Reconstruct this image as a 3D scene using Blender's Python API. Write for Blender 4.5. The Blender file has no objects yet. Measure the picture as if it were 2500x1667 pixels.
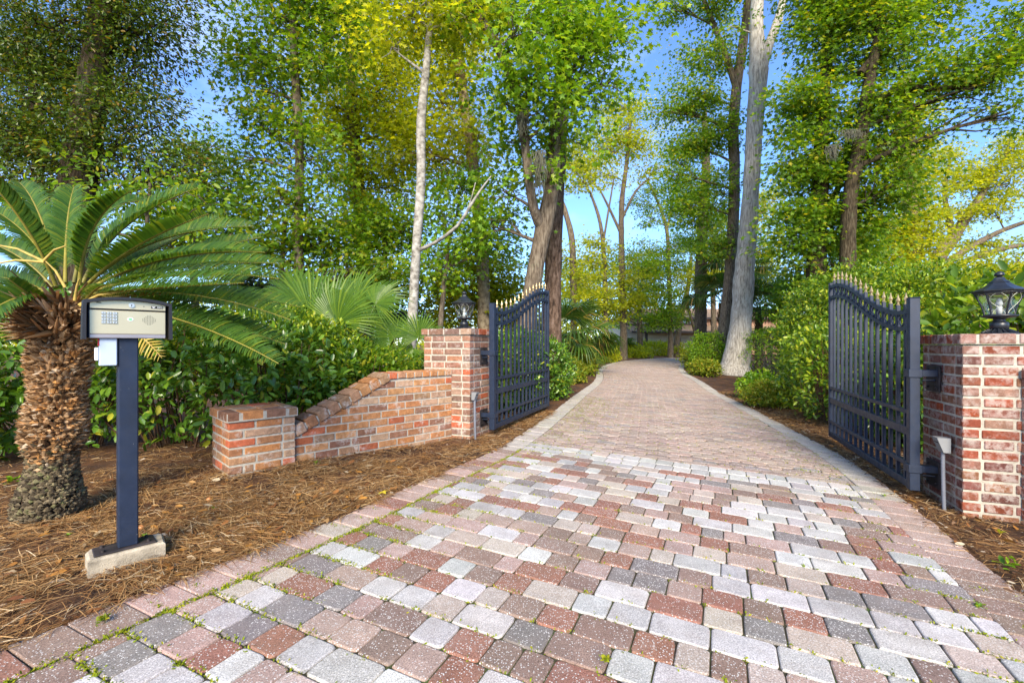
import bpy, math, random
import numpy as np
from mathutils import Vector, Matrix
random.seed(7)
RNG = np.random.default_rng(11)
SC = bpy.context.scene
COL = SC.collection
rad = math.radians
TAU = math.tau
U = random.uniform

# ------------------------------------------------------------------ camera constants (photo is 2500 px wide, 16 mm lens)
H = 1.05
F = 1111.0
CX, CY = 1250.0, 840.0
DS = 2500.0 / 2352.0
A22 = rad(22.05)
def gz(x, y):
    "height of the ground: level on the left, falling 3 % towards the right of the drive"
    q = x * math.cos(A22) - y * math.sin(A22)
    return -0.031 * min(max(q + 2.34, 0.0), 5.5)
def gz_np(x, y):
    q = x * math.cos(A22) - y * math.sin(A22)
    return -0.031 * np.clip(q + 2.34, 0, 5.5)
def G(u, v):
    k = (u - CX) / F; m = (v - CY) / F
    Y = H / m
    for _ in range(30):
        Y = (H - gz(k * Y, Y)) / m
    return (k * Y, Y)
def P(u, v, Y):
    return Vector(((u - CX) / F * Y, Y, H - (v - CY) / F * Y))
def D(u, v, Y):
    "the same from the 2352 px wide view of the photo"
    return P(u * DS, v * DS, Y)

# ------------------------------------------------------------------ mesh helpers
class MB:
    def __init__(s):
        s.v = []; s.f = []; s.m = []; s.c = []; s.sm = []
        s.hascol = False
    def add(s, verts, faces, mat=0, col=None, smooth=False):
        b = len(s.v)
        s.v.extend(tuple(p) for p in verts)
        if col is not None: s.hascol = True
        for f in faces:
            s.f.append(tuple(b + i for i in f)); s.m.append(mat); s.c.append(col or (.5, .5, .5)); s.sm.append(smooth)
    def box(s, c, size, ax=None, mat=0, col=None, bev=0.0):
        hx, hy, hz = size[0] / 2, size[1] / 2, size[2] / 2
        if bev <= 0:
            pts = [(x, y, z) for z in (-hz, hz) for y in (-hy, hy) for x in (-hx, hx)]
            fs = [(0, 2, 3, 1), (4, 5, 7, 6), (0, 1, 5, 4), (2, 6, 7, 3), (0, 4, 6, 2), (1, 3, 7, 5)]
        else:
            b = min(bev, hx * .9, hy * .9, hz * .9)
            pts = []; idx = {}
            def vid(p):
                k = tuple(round(t, 6) for t in p)
                if k not in idx: idx[k] = len(pts); pts.append(k)
                return idx[k]
            fs = []
            hs = (hx, hy, hz)
            def cv(sx, sy, sz, a):
                p = [sx * (hx - b), sy * (hy - b), sz * (hz - b)]
                p[a] = (sx, sy, sz)[a] * hs[a]
                return vid(p)
            for a in range(3):
                o = [i for i in range(3) if i != a]
                for sg in (-1, 1):
                    q = []
                    for (s1, s2) in ((-1, -1), (1, -1), (1, 1), (-1, 1)):
                        t = [0, 0, 0]; t[a] = sg; t[o[0]] = s1; t[o[1]] = s2
                        q.append(cv(*t, a))
                    flip = (sg > 0) != (a != 1)
                    fs.append(tuple(q[::-1] if flip else q))
            for a in range(3):
                o = [i for i in range(3) if i != a]
                for s1 in (-1, 1):
                    for s2 in (-1, 1):
                        t = [0, 0, 0]; t[o[0]] = s1; t[o[1]] = s2
                        t[a] = -1; p0 = cv(*t, o[0]); p1 = cv(*t, o[1])
                        t[a] = 1; p2 = cv(*t, o[1]); p3 = cv(*t, o[0])
                        fs.append((p0, p1, p2, p3))
            for sx in (-1, 1):
                for sy in (-1, 1):
                    for sz in (-1, 1):
                        fs.append(tuple(cv(sx, sy, sz, a) for a in range(3)))
        if ax is not None:
            X, Yv, Z = ax
            pts = [Vector(c) + X * p[0] + Yv * p[1] + Z * p[2] for p in pts]
        else:
            pts = [(c[0] + p[0], c[1] + p[1], c[2] + p[2]) for p in pts]
        s.add(pts, fs, mat, col)
    def tube(s, path, radii, n=8, mat=0, col=None, caps=True, smooth=True, jit=0.0, squash=1.0):
        path = [Vector(p) for p in path]
        if not hasattr(radii, '__len__'): radii = [radii] * len(path)
        N = len(path)
        t0 = (path[1] - path[0]).normalized()
        up = Vector((0, 0, 1)) if abs(t0.z) < .9 else Vector((0, 1, 0))
        x = t0.cross(up).normalized()
        vs = []
        for i in range(N):
            t = (path[min(i + 1, N - 1)] - path[max(i - 1, 0)])
            if t.length < 1e-9: t = t0.copy()
            t.normalize()
            x = (x - t * x.dot(t))
            if x.length < 1e-6: x = t.orthogonal()
            x.normalize()
            y = t.cross(x)
            for k in range(n):
                a = TAU * k / n
                r = radii[i] * (1 + (U(-jit, jit) if jit else 0))
                vs.append(path[i] + x * math.cos(a) * r + y * math.sin(a) * r * squash)
        fs = []
        for i in range(N - 1):
            for k in range(n):
                a = i * n + k; b = i * n + (k + 1) % n
                fs.append((a, b, b + n, a + n))
        s.add(vs, fs, mat, col, smooth)
        if caps:
            s.add(vs[:n], [tuple(range(n))[::-1]], mat, col)
            s.add(vs[-n:], [tuple(range(n))], mat, col)
    def lathe(s, prof, c, n=16, mat=0, col=None, smooth=True, a0=0.0):
        vs = []
        for (r, z) in prof:
            for k in range(n):
                a = a0 + TAU * k / n
                vs.append((c[0] + r * math.cos(a), c[1] + r * math.sin(a), c[2] + z))
        fs = []
        for i in range(len(prof) - 1):
            for k in range(n):
                a = i * n + k; b = i * n + (k + 1) % n
                fs.append((a, b, b + n, a + n))
        fs.append(tuple(range(n))[::-1]); m = (len(prof) - 1) * n
        fs.append(tuple(m + k for k in range(n)))
        s.add(vs, fs, mat, col, smooth)
    def prism(s, poly, o, ex, ey, ez, t, mat=0, col=None, bev=0.0):
        "extrude a 2-D polygon (ex, ey plane) by t along ez, centred"
        o = Vector(o); n = len(poly)
        cxy = (sum(p[0] for p in poly) / n, sum(p[1] for p in poly) / n)
        def ring(k, sc):
            out = []
            for p in poly:
                dx, dy = p[0] - cxy[0], p[1] - cxy[1]
                L = math.hypot(dx, dy) or 1
                f = (L - sc) / L
                out.append(o + ex * (cxy[0] + dx * f) + ey * (cxy[1] + dy * f) + ez * k)
            return out
        if bev > 0:
            rings = [ring(-t / 2, bev), ring(-t / 2 + bev, 0), ring(t / 2 - bev, 0), ring(t / 2, bev)]
        else:
            rings = [ring(-t / 2, 0), ring(t / 2, 0)]
        vs = [p for r in rings for p in r]
        fs = [tuple(range(n))[::-1], tuple((len(rings) - 1) * n + i for i in range(n))]
        for r in range(len(rings) - 1):
            for i in range(n):
                j = (i + 1) % n
                fs.append((r * n + i, r * n + j, (r + 1) * n + j, (r + 1) * n + i))
        s.add(vs, fs, mat, col)
    def build(s, name, mats, parent=None, base=None):
        "world coordinates; base = origin of the object (or the parent's location)"
        me = bpy.data.meshes.new(name)
        off = Vector(base) if base is not None else (parent_loc(parent) if parent is not None else Vector((0, 0, 0)))
        me.from_pydata([(p[0] - off.x, p[1] - off.y, p[2] - off.z) for p in s.v], [], s.f)
        me.polygons.foreach_set('material_index', s.m)
        me.polygons.foreach_set('use_smooth', s.sm)
        if s.hascol:
            at = me.color_attributes.new('Col', 'FLOAT_COLOR', 'CORNER')
            arr = []
            for f, c in zip(s.f, s.c): arr.extend((c[0], c[1], c[2], 1.0) * len(f))
            at.data.foreach_set('color', arr)
        return link(name, me, mats, parent, off)

def parent_loc(p):
    l = Vector(p.location)
    if p.parent: l += parent_loc(p.parent)
    return l
def link(name, me, mats, parent, off):
    for m in (mats if isinstance(mats, (list, tuple)) else [mats]): me.materials.append(m)
    o = bpy.data.objects.new(name, me); COL.objects.link(o)
    if parent is not None:
        o.parent = parent
        o.location = off - parent_loc(parent)
    else:
        o.location = off
    return o
def tag(o, label=None, cat=None, group=None, kind=None):
    if label: o['label'] = label
    if cat: o['category'] = cat
    if group: o['group'] = group
    if kind: o['kind'] = kind
    return o
def thing(name, label, cat, loc, group=None, rotz=0.0):
    o = bpy.data.objects.new(name, None); COL.objects.link(o)
    o.location = loc; o.rotation_euler = (0, 0, rotz)
    o.empty_display_size = .1
    return tag(o, label, cat, group)

# leaf templates: vertices (along, across, normal), faces
TPL = {
 'oval': ([(0,0,0),(.5,0,-.03),(1,0,-.1),(.72,.2,.03),(.3,.21,.05),(.3,-.21,.05),(.72,-.2,.03)], [(0,1,2,3,4),(0,5,6,2,1)]),
 'diamond': ([(0,0,0),(.45,.3,.06),(1,0,-.06),(.45,-.3,.06)], [(0,2,1),(0,3,2)]),
 'star': ([(0,0,0),(-.05,.5,.02),(.16,.22,.02),(.5,.56,-.02),(.52,.17,.03),(1,0,-.1),(.52,-.17,.03),(.5,-.56,-.02),(.16,-.22,.02),(-.05,-.5,.02)],
          [(0,5,4,3,2,1),(0,9,8,7,6,5)]),
 'needle': ([(0,-.012,0),(0,.012,0),(.5,.02,.06),(.5,-.004,.06),(1,.03,0),(1,.018,0)], [(0,3,2,1),(3,5,4,2)]),
 'blade': ([(0,-.03,0),(0,.03,0),(.4,.045,.10),(.4,-.045,.10),(.75,.035,.1),(.75,-.035,.1),(1,0,-.02)], [(0,3,2,1),(3,5,4,2),(5,6,4)]),
 'chip': ([(0,0,0),(.3,.16,.03),(.8,.2,.1),(1,.02,.02),(.7,-.17,.08),(.25,-.15,.04)], [(0,5,4,3,2,1)]),
}
def nrm(a):
    return a / np.maximum(np.linalg.norm(a, axis=1, keepdims=True), 1e-9)
def leaves(name, pos, axis, normal, size, shape, mat, parent=None, base=None):
    pos = np.asarray(pos, float); N = len(pos)
    a = nrm(np.asarray(axis, float)); n = np.asarray(normal, float)
    n = n - a * (n * a).sum(1, keepdims=True); n = nrm(n)
    b = np.cross(n, a)
    T, FS = TPL[shape]; T = np.array(T)
    size = np.broadcast_to(np.asarray(size, float), (N,))
    off = Vector(base) if base is not None else (parent_loc(parent) if parent is not None else Vector((0, 0, 0)))
    V = pos[:, None, :] + size[:, None, None] * (T[None, :, 0:1] * a[:, None, :] + T[None, :, 1:2] * b[:, None, :] + T[None, :, 2:3] * n[:, None, :])
    V = V.reshape(-1, 3) - np.array(off)[None, :]
    K = len(T)
    tl = np.concatenate([np.array(f) for f in FS]); ll = np.array([len(f) for f in FS])
    loops = (np.arange(N)[:, None] * K + tl[None, :]).ravel()
    st1 = np.concatenate([[0], np.cumsum(ll)[:-1]]); tot = ll.sum()
    starts = (np.arange(N)[:, None] * tot + st1[None, :]).ravel()
    me = bpy.data.meshes.new(name)
    me.vertices.add(len(V)); me.vertices.foreach_set('co', V.astype(np.float32).ravel())
    me.loops.add(len(loops)); me.loops.foreach_set('vertex_index', loops.astype(np.int32))
    me.polygons.add(len(starts)); me.polygons.foreach_set('loop_start', starts.astype(np.int32))
    me.update(calc_edges=True); me.validate()
    return link(name, me, mat, parent, off)
def rnd_dirs(N):
    return nrm(RNG.normal(size=(N, 3)))

# ------------------------------------------------------------------ materials
def newmat(name):
    m = bpy.data.materials.new(name); m.use_nodes = True
    nt = m.node_tree; nt.nodes.clear()
    out = nt.nodes.new('ShaderNodeOutputMaterial')
    return m, nt, out
def nd(nt, typ, **kw):
    n = nt.nodes.new(typ)
    for k, v in kw.items():
        if k in n.inputs.keys(): n.inputs[k].default_value = v
        else: setattr(n, k, v)
    return n
def ramp(nt, fac, stops, interp='LINEAR'):
    r = nt.nodes.new('ShaderNodeValToRGB'); r.color_ramp.interpolation = interp
    e = r.color_ramp.elements
    e[0].position, e[0].color = stops[0][0], (*stops[0][1], 1)
    e[1].position, e[1].color = stops[1][0], (*stops[1][1], 1)
    for p, c in stops[2:]:
        x = e.new(p); x.color = (*c, 1)
    if fac is not None: nt.links.new(fac, r.inputs[0])
    return r.outputs[0]
def noise(nt, scale, detail=4, rough=.55, vec=None, mapscale=None, coord='Object'):
    if vec is None:
        tc = nt.nodes.new('ShaderNodeTexCoord'); vec = tc.outputs[coord]
    if mapscale:
        mp = nt.nodes.new('ShaderNodeMapping'); mp.inputs['Scale'].default_value = mapscale
        nt.links.new(vec, mp.inputs['Vector']); vec = mp.outputs[0]
    n = nd(nt, 'ShaderNodeTexNoise', Scale=scale, Detail=detail, Roughness=rough)
    nt.links.new(vec, n.inputs['Vector'])
    return n.outputs[0]
def mixc(nt, fac, a, b, blend='MIX'):
    n = nt.nodes.new('ShaderNodeMix'); n.data_type = 'RGBA'; n.blend_type = blend
    for s, v in ((n.inputs[0], fac), (n.inputs[6], a), (n.inputs[7], b)):
        if isinstance(v, (int, float)): s.default_value = v
        elif isinstance(v, tuple): s.default_value = (*v, 1)
        else: nt.links.new(v, s)
    return n.outputs[2]
def bump(nt, h, strength=.4, dist=.01):
    b = nd(nt, 'ShaderNodeBump', Strength=strength, Distance=dist)
    nt.links.new(h, b.inputs['Height']); return b.outputs[0]
def princ(nt, out, col, rough=.7, metal=0.0, normal=None, spec=.4):
    p = nt.nodes.new('ShaderNodeBsdfPrincipled')
    if isinstance(col, tuple): p.inputs['Base Color'].default_value = (*col, 1)
    else: nt.links.new(col, p.inputs['Base Color'])
    if isinstance(rough, (int, float)): p.inputs['Roughness'].default_value = rough
    else: nt.links.new(rough, p.inputs['Roughness'])
    p.inputs['Metallic'].default_value = metal
    p.inputs['Specular IOR Level'].default_value = spec
    if normal is not None: nt.links.new(normal, p.inputs['Normal'])
    nt.links.new(p.outputs[0], out.inputs[0]); return p
LEAFK = 2.1
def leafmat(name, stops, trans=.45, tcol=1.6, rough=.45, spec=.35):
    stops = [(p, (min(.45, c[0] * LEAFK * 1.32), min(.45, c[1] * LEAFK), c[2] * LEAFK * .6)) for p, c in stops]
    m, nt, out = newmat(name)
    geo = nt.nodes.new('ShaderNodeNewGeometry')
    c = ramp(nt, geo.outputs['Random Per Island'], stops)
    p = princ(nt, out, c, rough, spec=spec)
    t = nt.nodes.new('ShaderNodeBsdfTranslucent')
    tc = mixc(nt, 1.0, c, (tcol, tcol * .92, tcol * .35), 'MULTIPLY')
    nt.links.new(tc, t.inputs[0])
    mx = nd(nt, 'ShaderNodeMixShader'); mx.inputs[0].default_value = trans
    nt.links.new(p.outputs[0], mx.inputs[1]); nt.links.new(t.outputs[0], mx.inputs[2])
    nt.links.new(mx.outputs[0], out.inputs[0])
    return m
def islandmat(name, stops, rough=.8, spec=.2):
    m, nt, out = newmat(name)
    geo = nt.nodes.new('ShaderNodeNewGeometry')
    princ(nt, out, ramp(nt, geo.outputs['Random Per Island'], stops), rough, spec=spec)
    return m
def attr(nt):
    a = nt.nodes.new('ShaderNodeAttribute'); a.attribute_name = 'Col'; return a.outputs[0]

def mat_paver():
    m, nt, out = newmat('paver_stone')
    c = attr(nt)
    n1 = noise(nt, 9, 3); n2 = noise(nt, 210, 3, .75)
    c = mixc(nt, .5, c, ramp(nt, n1, [(.3, (.72, .72, .72)), (.7, (1.18, 1.16, 1.14))]), 'MULTIPLY')
    c = mixc(nt, .8, c, ramp(nt, n2, [(.36, (.45, .45, .45)), (.64, (1.5, 1.5, 1.5))]), 'MULTIPLY')
    bl = ramp(nt, noise(nt, 11, 3, .6), [(.46, (0, 0, 0)), (.7, (.26, .26, .26))])
    c = mixc(nt, bl, c, (.25, .185, .15))
    bl2 = ramp(nt, noise(nt, 7.3, 4, .7), [(.55, (0, 0, 0)), (.75, (.25, .25, .25))])
    c = mixc(nt, bl2, c, (.42, .38, .34))
    # pale stone chips scattered in the surface
    tc = nt.nodes.new('ShaderNodeTexCoord')
    v = nd(nt, 'ShaderNodeTexVoronoi', Scale=120.0, Randomness=1.0); nt.links.new(tc.outputs['Object'], v.inputs['Vector'])
    chip = ramp(nt, v.outputs['Distance'], [(.26, (1, 1, 1)), (.36, (0, 0, 0))])
    sel = nd(nt, 'ShaderNodeSeparateColor'); nt.links.new(v.outputs['Color'], sel.inputs[0])
    geo = nt.nodes.new('ShaderNodeNewGeometry'); sh = nd(nt, 'ShaderNodeMath', operation='MULTIPLY_ADD'); nt.links.new(geo.outputs['Random Per Island'], sh.inputs[0]); sh.inputs[1].default_value = .42; nt.links.new(sel.outputs[0], sh.inputs[2])
    gate = ramp(nt, sh.outputs[0], [(.66, (0, 0, 0)), (.74, (1, 1, 1))])
    f = mixc(nt, 1.0, chip, gate, 'MULTIPLY')
    c = mixc(nt, f, c, (.60, .575, .54))
    # worn grime
    g = ramp(nt, noise(nt, 2.2, 5, .65), [(.52, (0, 0, 0)), (.75, (.35, .35, .35))])
    c = mixc(nt, g, c, (.13, .115, .085))
    princ(nt, out, c, .85, normal=bump(nt, n2, .6, .005), spec=.15)
    return m
def mat_joint():
    m, nt, out = newmat('paver_joint')
    f = noise(nt, 6, 5, .7)
    c = ramp(nt, f, [(.35, (.035, .026, .016)), (.5, (.05, .045, .02)), (.62, (.06, .09, .018))])
    princ(nt, out, c, .95, normal=bump(nt, noise(nt, 120, 3), .6, .01))
    return m
def mat_mulch():
    m, nt, out = newmat('mulch_soil')
    a = noise(nt, 3, 5, .65); b = noise(nt, 60, 4, .7, mapscale=(1, 3, 1))
    c = ramp(nt, b, [(.3, (.045, .018, .007)), (.5, (.15, .062, .02)), (.7, (.26, .125, .042))])
    c = mixc(nt, ramp(nt, a, [(.4, (0, 0, 0)), (.62, (.9, .9, .9))]), c, (.035, .017, .010))
    princ(nt, out, c, .95, normal=bump(nt, b, .9, .02))
    return m
def mat_brick(white):
    m, nt, out = newmat('old_brick')
    c = attr(nt)
    n1 = noise(nt, 22, 5, .65); n2 = noise(nt, 130, 3, .6); n3 = noise(nt, 7, 5, .7)
    c = mixc(nt, .8, c, ramp(nt, n1, [(.3, (.6, .55, .5)), (.7, (1.3, 1.25, 1.2))]), 'MULTIPLY')
    c = mixc(nt, .5, c, ramp(nt, n2, [(.3, (.6, .6, .6)), (.7, (1.3, 1.3, 1.3))]), 'MULTIPLY')
    w = ramp(nt, n3, [(.60 - white, (0, 0, 0)), (.72 - white * .6, (.8, .8, .8))])
    w2 = mixc(nt, 1.0, w, ramp(nt, n1, [(.42, (0, 0, 0)), (.55, (1, 1, 1))]), 'MULTIPLY')
    c = mixc(nt, w2, c, (.48, .44, .40))
    d = ramp(nt, noise(nt, 5, 6, .75), [(.6, (0, 0, 0)), (.78, (.7, .7, .7))])
    c = mixc(nt, d, c, (.05, .045, .035))
    if white > .1: c = mixc(nt, 1.0, c, (.80, .76, .75), 'MULTIPLY')
    princ(nt, out, c, .92, normal=bump(nt, n1, .9, .008), spec=.12)
    return m
def mat_mortar():
    m, nt, out = newmat('lime_mortar')
    n1 = noise(nt, 30, 5, .7)
    c = ramp(nt, n1, [(.3, (.30, .275, .225)), (.7, (.50, .46, .385))])
    d = ramp(nt, noise(nt, 5, 6, .7), [(.6, (0, 0, 0)), (.8, (.5, .5, .5))])
    c = mixc(nt, d, c, (.20, .18, .13))
    princ(nt, out, c, .95, normal=bump(nt, n1, .6, .006), spec=.15)
    return m
def mat_bark(name, dark, mid, light, sc=(9, 9, 1.6), lichen=None, lth=.58, bs=.8, bd=.03):
    m, nt, out = newmat(name)
    a = noise(nt, 3.2, 6, .65, mapscale=sc); b = noise(nt, 1.3, 5, .6)
    c = ramp(nt, a, [(.34, dark), (.5, mid), (.66, light)])
    if lichen:
        l = ramp(nt, noise(nt, 2.2, 6, .7, mapscale=(1, 1, .5)), [(lth, (0, 0, 0)), (lth + .1, (.85, .85, .85))])
        c = mixc(nt, l, c, lichen)
    c = mixc(nt, .5, c, ramp(nt, b, [(.3, (.7, .7, .7)), (.7, (1.2, 1.2, 1.2))]), 'MULTIPLY')
    princ(nt, out, c, .9, normal=bump(nt, a, bs, bd), spec=.15)
    return m
def mat_simple(name, col, rough=.6, metal=0.0, var=.25, nsc=20, bstr=.15, bdist=.002, spec=.4):
    m, nt, out = newmat(name)
    n1 = noise(nt, nsc, 4)
    lo = tuple(c * (1 - var) for c in col); hi = tuple(min(1, c * (1 + var)) for c in col)
    c = ramp(nt, n1, [(.3, lo), (.7, hi)])
    princ(nt, out, c, rough, metal, bump(nt, noise(nt, nsc * 12, 2), bstr, bdist), spec)
    return m

M = {}
M['paver'] = mat_paver(); M['joint'] = mat_joint(); M['mulch'] = mat_mulch()
M['brick'] = mat_brick(.075); M['brick_white'] = mat_brick(.19); M['mortar'] = mat_mortar()
M['bark_dark'] = mat_bark('dark_ridged_bark', (.018, .013, .008), (.05, .038, .022), (.10, .08, .05), lichen=(.10, .11, .06), lth=.6)
M['bark_grey'] = mat_bark('grey_furrowed_bark', (.15, .135, .11), (.36, .33, .285), (.52, .49, .43), sc=(7, 7, 1.1), lichen=(.46, .46, .42), lth=.57)
M['bark_brown'] = mat_bark('brown_bark', (.05, .036, .024), (.13, .10, .07), (.22, .18, .13), lichen=(.20, .21, .14))
M['bark_white'] = mat_bark('pale_lichen_bark', (.12, .105, .085), (.29, .27, .23), (.44, .42, .37), sc=(3, 3, 4), lichen=(.10, .085, .06), lth=.63, bs=.4)
M['bark_tan'] = mat_bark('tan_bark', (.10, .07, .045), (.24, .18, .11), (.34, .27, .17), sc=(4, 4, 3), lichen=(.36, .34, .27))
M['bark_pine'] = mat_bark('red_plated_bark', (.03, .02, .014), (.12, .075, .05), (.22, .15, .11), sc=(5, 5, 1.6), bs=1.0, bd=.05)
M['twig'] = mat_simple('twig_wood', (.10, .075, .05), .9, var=.4)
M['stem_red'] = mat_simple('reddish_stem', (.10, .05, .025), .8, var=.4)

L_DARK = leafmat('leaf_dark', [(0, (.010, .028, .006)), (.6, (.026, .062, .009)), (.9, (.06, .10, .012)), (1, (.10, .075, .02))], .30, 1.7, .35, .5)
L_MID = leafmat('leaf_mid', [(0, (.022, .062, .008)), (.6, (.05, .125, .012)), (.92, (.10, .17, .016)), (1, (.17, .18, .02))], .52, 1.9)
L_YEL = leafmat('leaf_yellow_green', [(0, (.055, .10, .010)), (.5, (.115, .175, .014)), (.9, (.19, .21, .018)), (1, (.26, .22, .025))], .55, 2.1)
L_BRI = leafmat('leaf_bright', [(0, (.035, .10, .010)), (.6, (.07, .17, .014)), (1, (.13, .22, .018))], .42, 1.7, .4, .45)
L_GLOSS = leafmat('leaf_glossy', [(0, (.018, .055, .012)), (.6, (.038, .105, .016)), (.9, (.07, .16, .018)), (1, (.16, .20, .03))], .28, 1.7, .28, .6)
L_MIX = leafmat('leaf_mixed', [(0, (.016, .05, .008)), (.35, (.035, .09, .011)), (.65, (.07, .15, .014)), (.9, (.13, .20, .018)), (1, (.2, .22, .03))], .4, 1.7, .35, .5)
L_FERN = leafmat('leaf_fern', [(0, (.04, .085, .010)), (.7, (.085, .14, .014)), (1, (.17, .16, .03))], .4, 1.6)
L_MOSS = leafmat('moss_green', [(0, (.05, .09, .008)), (.6, (.09, .15, .012)), (1, (.13, .15, .02))], .3, 1.5, .8, .1)
L_LIRI = leafmat('leaf_pale_blade', [(0, (.08, .14, .03)), (.5, (.2, .24, .09)), (1, (.34, .34, .18))], .3, 1.4)
L_CYCAD = leafmat('cycad_leaflet', [(0, (.010, .036, .009)), (.6, (.022, .062, .012)), (1, (.05, .08, .010))], .28, 2.4, .42, .25)
L_FAN = leafmat('fan_blade', [(0, (.020, .058, .012)), (.6, (.032, .082, .014)), (1, (.055, .11, .018))], .30, 1.6, .4, .3)
L_PALM = leafmat('palmetto_blade', [(0, (.014, .042, .010)), (.6, (.03, .075, .014)), (.9, (.06, .10, .018)), (1, (.16, .13, .05))], .3, 1.7, .35, .5)
M['rachis'] = mat_simple('yellow_rachis', (.22, .19, .03), .5, var=.25)
M['stalk_dry'] = mat_simple('dry_yellow_stalk', (.42, .30, .07), .6, var=.3)
M['petiole'] = mat_simple('green_petiole', (.10, .16, .03), .5)
M['scale'] = islandmat('cycad_scale', [(0, (.08, .045, .022)), (.3, (.22, .12, .05)), (.6, (.34, .23, .13)), (.85, (.42, .20, .06)), (1, (.48, .40, .29))], .85)
M['core_brown'] = mat_simple('fibrous_core', (.06, .032, .016), .95, var=.5)
M['needle'] = islandmat('pine_needle', [(0, (.08, .032, .012)), (.35, (.24, .115, .038)), (.7, (.38, .215, .080)), (.93, (.47, .31, .14)), (1, (.55, .45, .30))], .75, .2)
M['litter'] = islandmat('dead_leaf', [(0, (.10, .035, .015)), (.4, (.24, .10, .025)), (.7, (.36, .17, .03)), (.9, (.30, .23, .14)), (1, (.40, .34, .24))], .7, .25)
M['iron'] = mat_simple('powder_coated_iron', (.013, .026, .062), .42, 0.0, .25, 14, .12, .001, .45)
def mat_iron():
    m, nt, out = newmat('powder_coated_iron')
    c = ramp(nt, noise(nt, 9, 5, .65), [(.3, (.007, .0135, .030)), (.7, (.012, .022, .050))])
    tc = nt.nodes.new('ShaderNodeTexCoord')
    v = nd(nt, 'ShaderNodeTexVoronoi', Scale=70.0); nt.links.new(tc.outputs['Object'], v.inputs['Vector'])
    sp = ramp(nt, v.outputs['Distance'], [(.07, (.8, .8, .8)), (.12, (0, 0, 0))])
    gt = ramp(nt, noise(nt, 14, 2), [(.58, (0, 0, 0)), (.62, (1, 1, 1))])
    c = mixc(nt, mixc(nt, 1.0, sp, gt, 'MULTIPLY'), c, (.30, .31, .32))
    du = ramp(nt, noise(nt, 3, 6, .7, mapscale=(1, 1, .4)), [(.55, (0, 0, 0)), (.8, (.35, .35, .35))])
    c = mixc(nt, du, c, (.06, .06, .058))
    princ(nt, out, c, ramp(nt, noise(nt, 25, 4), [(.3, (.38, .38, .38)), (.7, (.6, .6, .6))]), 0, bump(nt, noise(nt, 160, 2), .1, .001), .45)
    return m
M['iron'] = mat_iron()
M['iron_rust'] = mat_simple('rusted_plate', (.035, .028, .028), .6, 0.2, .6, 18, .3, .002)
M['gold'] = mat_simple('brass_finial', (.38, .29, .15), .45, .6, .3, 30)
M['black'] = mat_simple('black_lamp_metal', (.014, .017, .023), .38, 0.0, .25, 20, .1, .001, .55)
M['steel'] = mat_simple('brushed_steel', (.60, .53, .35), .38, .6, .05, 4, .05, .0005)
M['steel_dull'] = mat_simple('dull_steel', (.42, .38, .38), .42, .7, .08, 6, .05, .0005)
M['grey_plastic'] = mat_simple('grey_plastic', (.20, .205, .21), .5, 0, .08, 10, .05, .001)
M['grey_conduit'] = mat_simple('grey_conduit', (.16, .17, .20), .5, 0, .1, 10)
M['pale_box'] = mat_simple('pale_blue_box', (.42, .50, .62), .45, 0, .06, 6, .03, .001)
M['red'] = mat_simple('red_paint', (.42, .02, .02), .5)
M['white'] = mat_simple('white_plastic', (.7, .72, .72), .4, 0, .04)
M['green_led'] = mat_simple('green_mark', (.18, .52, .25), .4)
M['button'] = mat_simple('chrome_button', (.62, .62, .58), .3, .7, .05)
M['ink'] = mat_simple('black_ink', (.015, .015, .015), .5)
M['rubber'] = mat_simple('black_hood', (.012, .012, .015), .45, 0, .2, 20, .1, .001, .5)
M['concrete'] = mat_simple('weathered_concrete', (.36, .31, .23), .95, 0, .45, 14, .6, .006, .2)
M['moss_grey'] = mat_simple('grey_moss', (.10, .10, .07), .95, 0, .3)
M['fruit'] = mat_simple('orange_fruit', (.48, .20, .07), .4, 0, .15)
M['stucco'] = mat_simple('white_stucco', (.62, .56, .44), .9)
M['timber'] = mat_simple('dark_timber', (.05, .04, .04), .8)
M['shingle'] = mat_simple('tan_shingle', (.30, .20, .12), .95, 0, .25, 6)
M['house_brick'] = mat_simple('far_brick', (.32, .19, .13), .9, 0, .3, 9)
M['trunk_scar'] = mat_simple('reddish_scar', (.16, .06, .03), .95, 0, .5, 25)
M['boot'] = islandmat('palm_boot', [(0, (.06, .04, .025)), (.5, (.17, .11, .06)), (1, (.27, .19, .11))], .9)
m, nt, out = newmat('lamp_glass')
g = nd(nt, 'ShaderNodeBsdfGlass', Roughness=.02, IOR=1.12); g.inputs[0].default_value = (.92, .95, .93, 1)
t = nt.nodes.new('ShaderNodeBsdfTransparent'); t.inputs[0].default_value = (.95, .97, .95, 1)
gl = nd(nt, 'ShaderNodeBsdfGlossy', Roughness=.03)
mx = nt.nodes.new('ShaderNodeMixShader'); mx.inputs[0].default_value = .16
nt.links.new(t.outputs[0], mx.inputs[1]); nt.links.new(gl.outputs[0], mx.inputs[2]); nt.links.new(mx.outputs[0], out.inputs[0])
M['glass'] = m
m, nt, out = newmat('window_pane'); princ(nt, out, (.03, .04, .045), .06, spec=.8); M['pane'] = m

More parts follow.
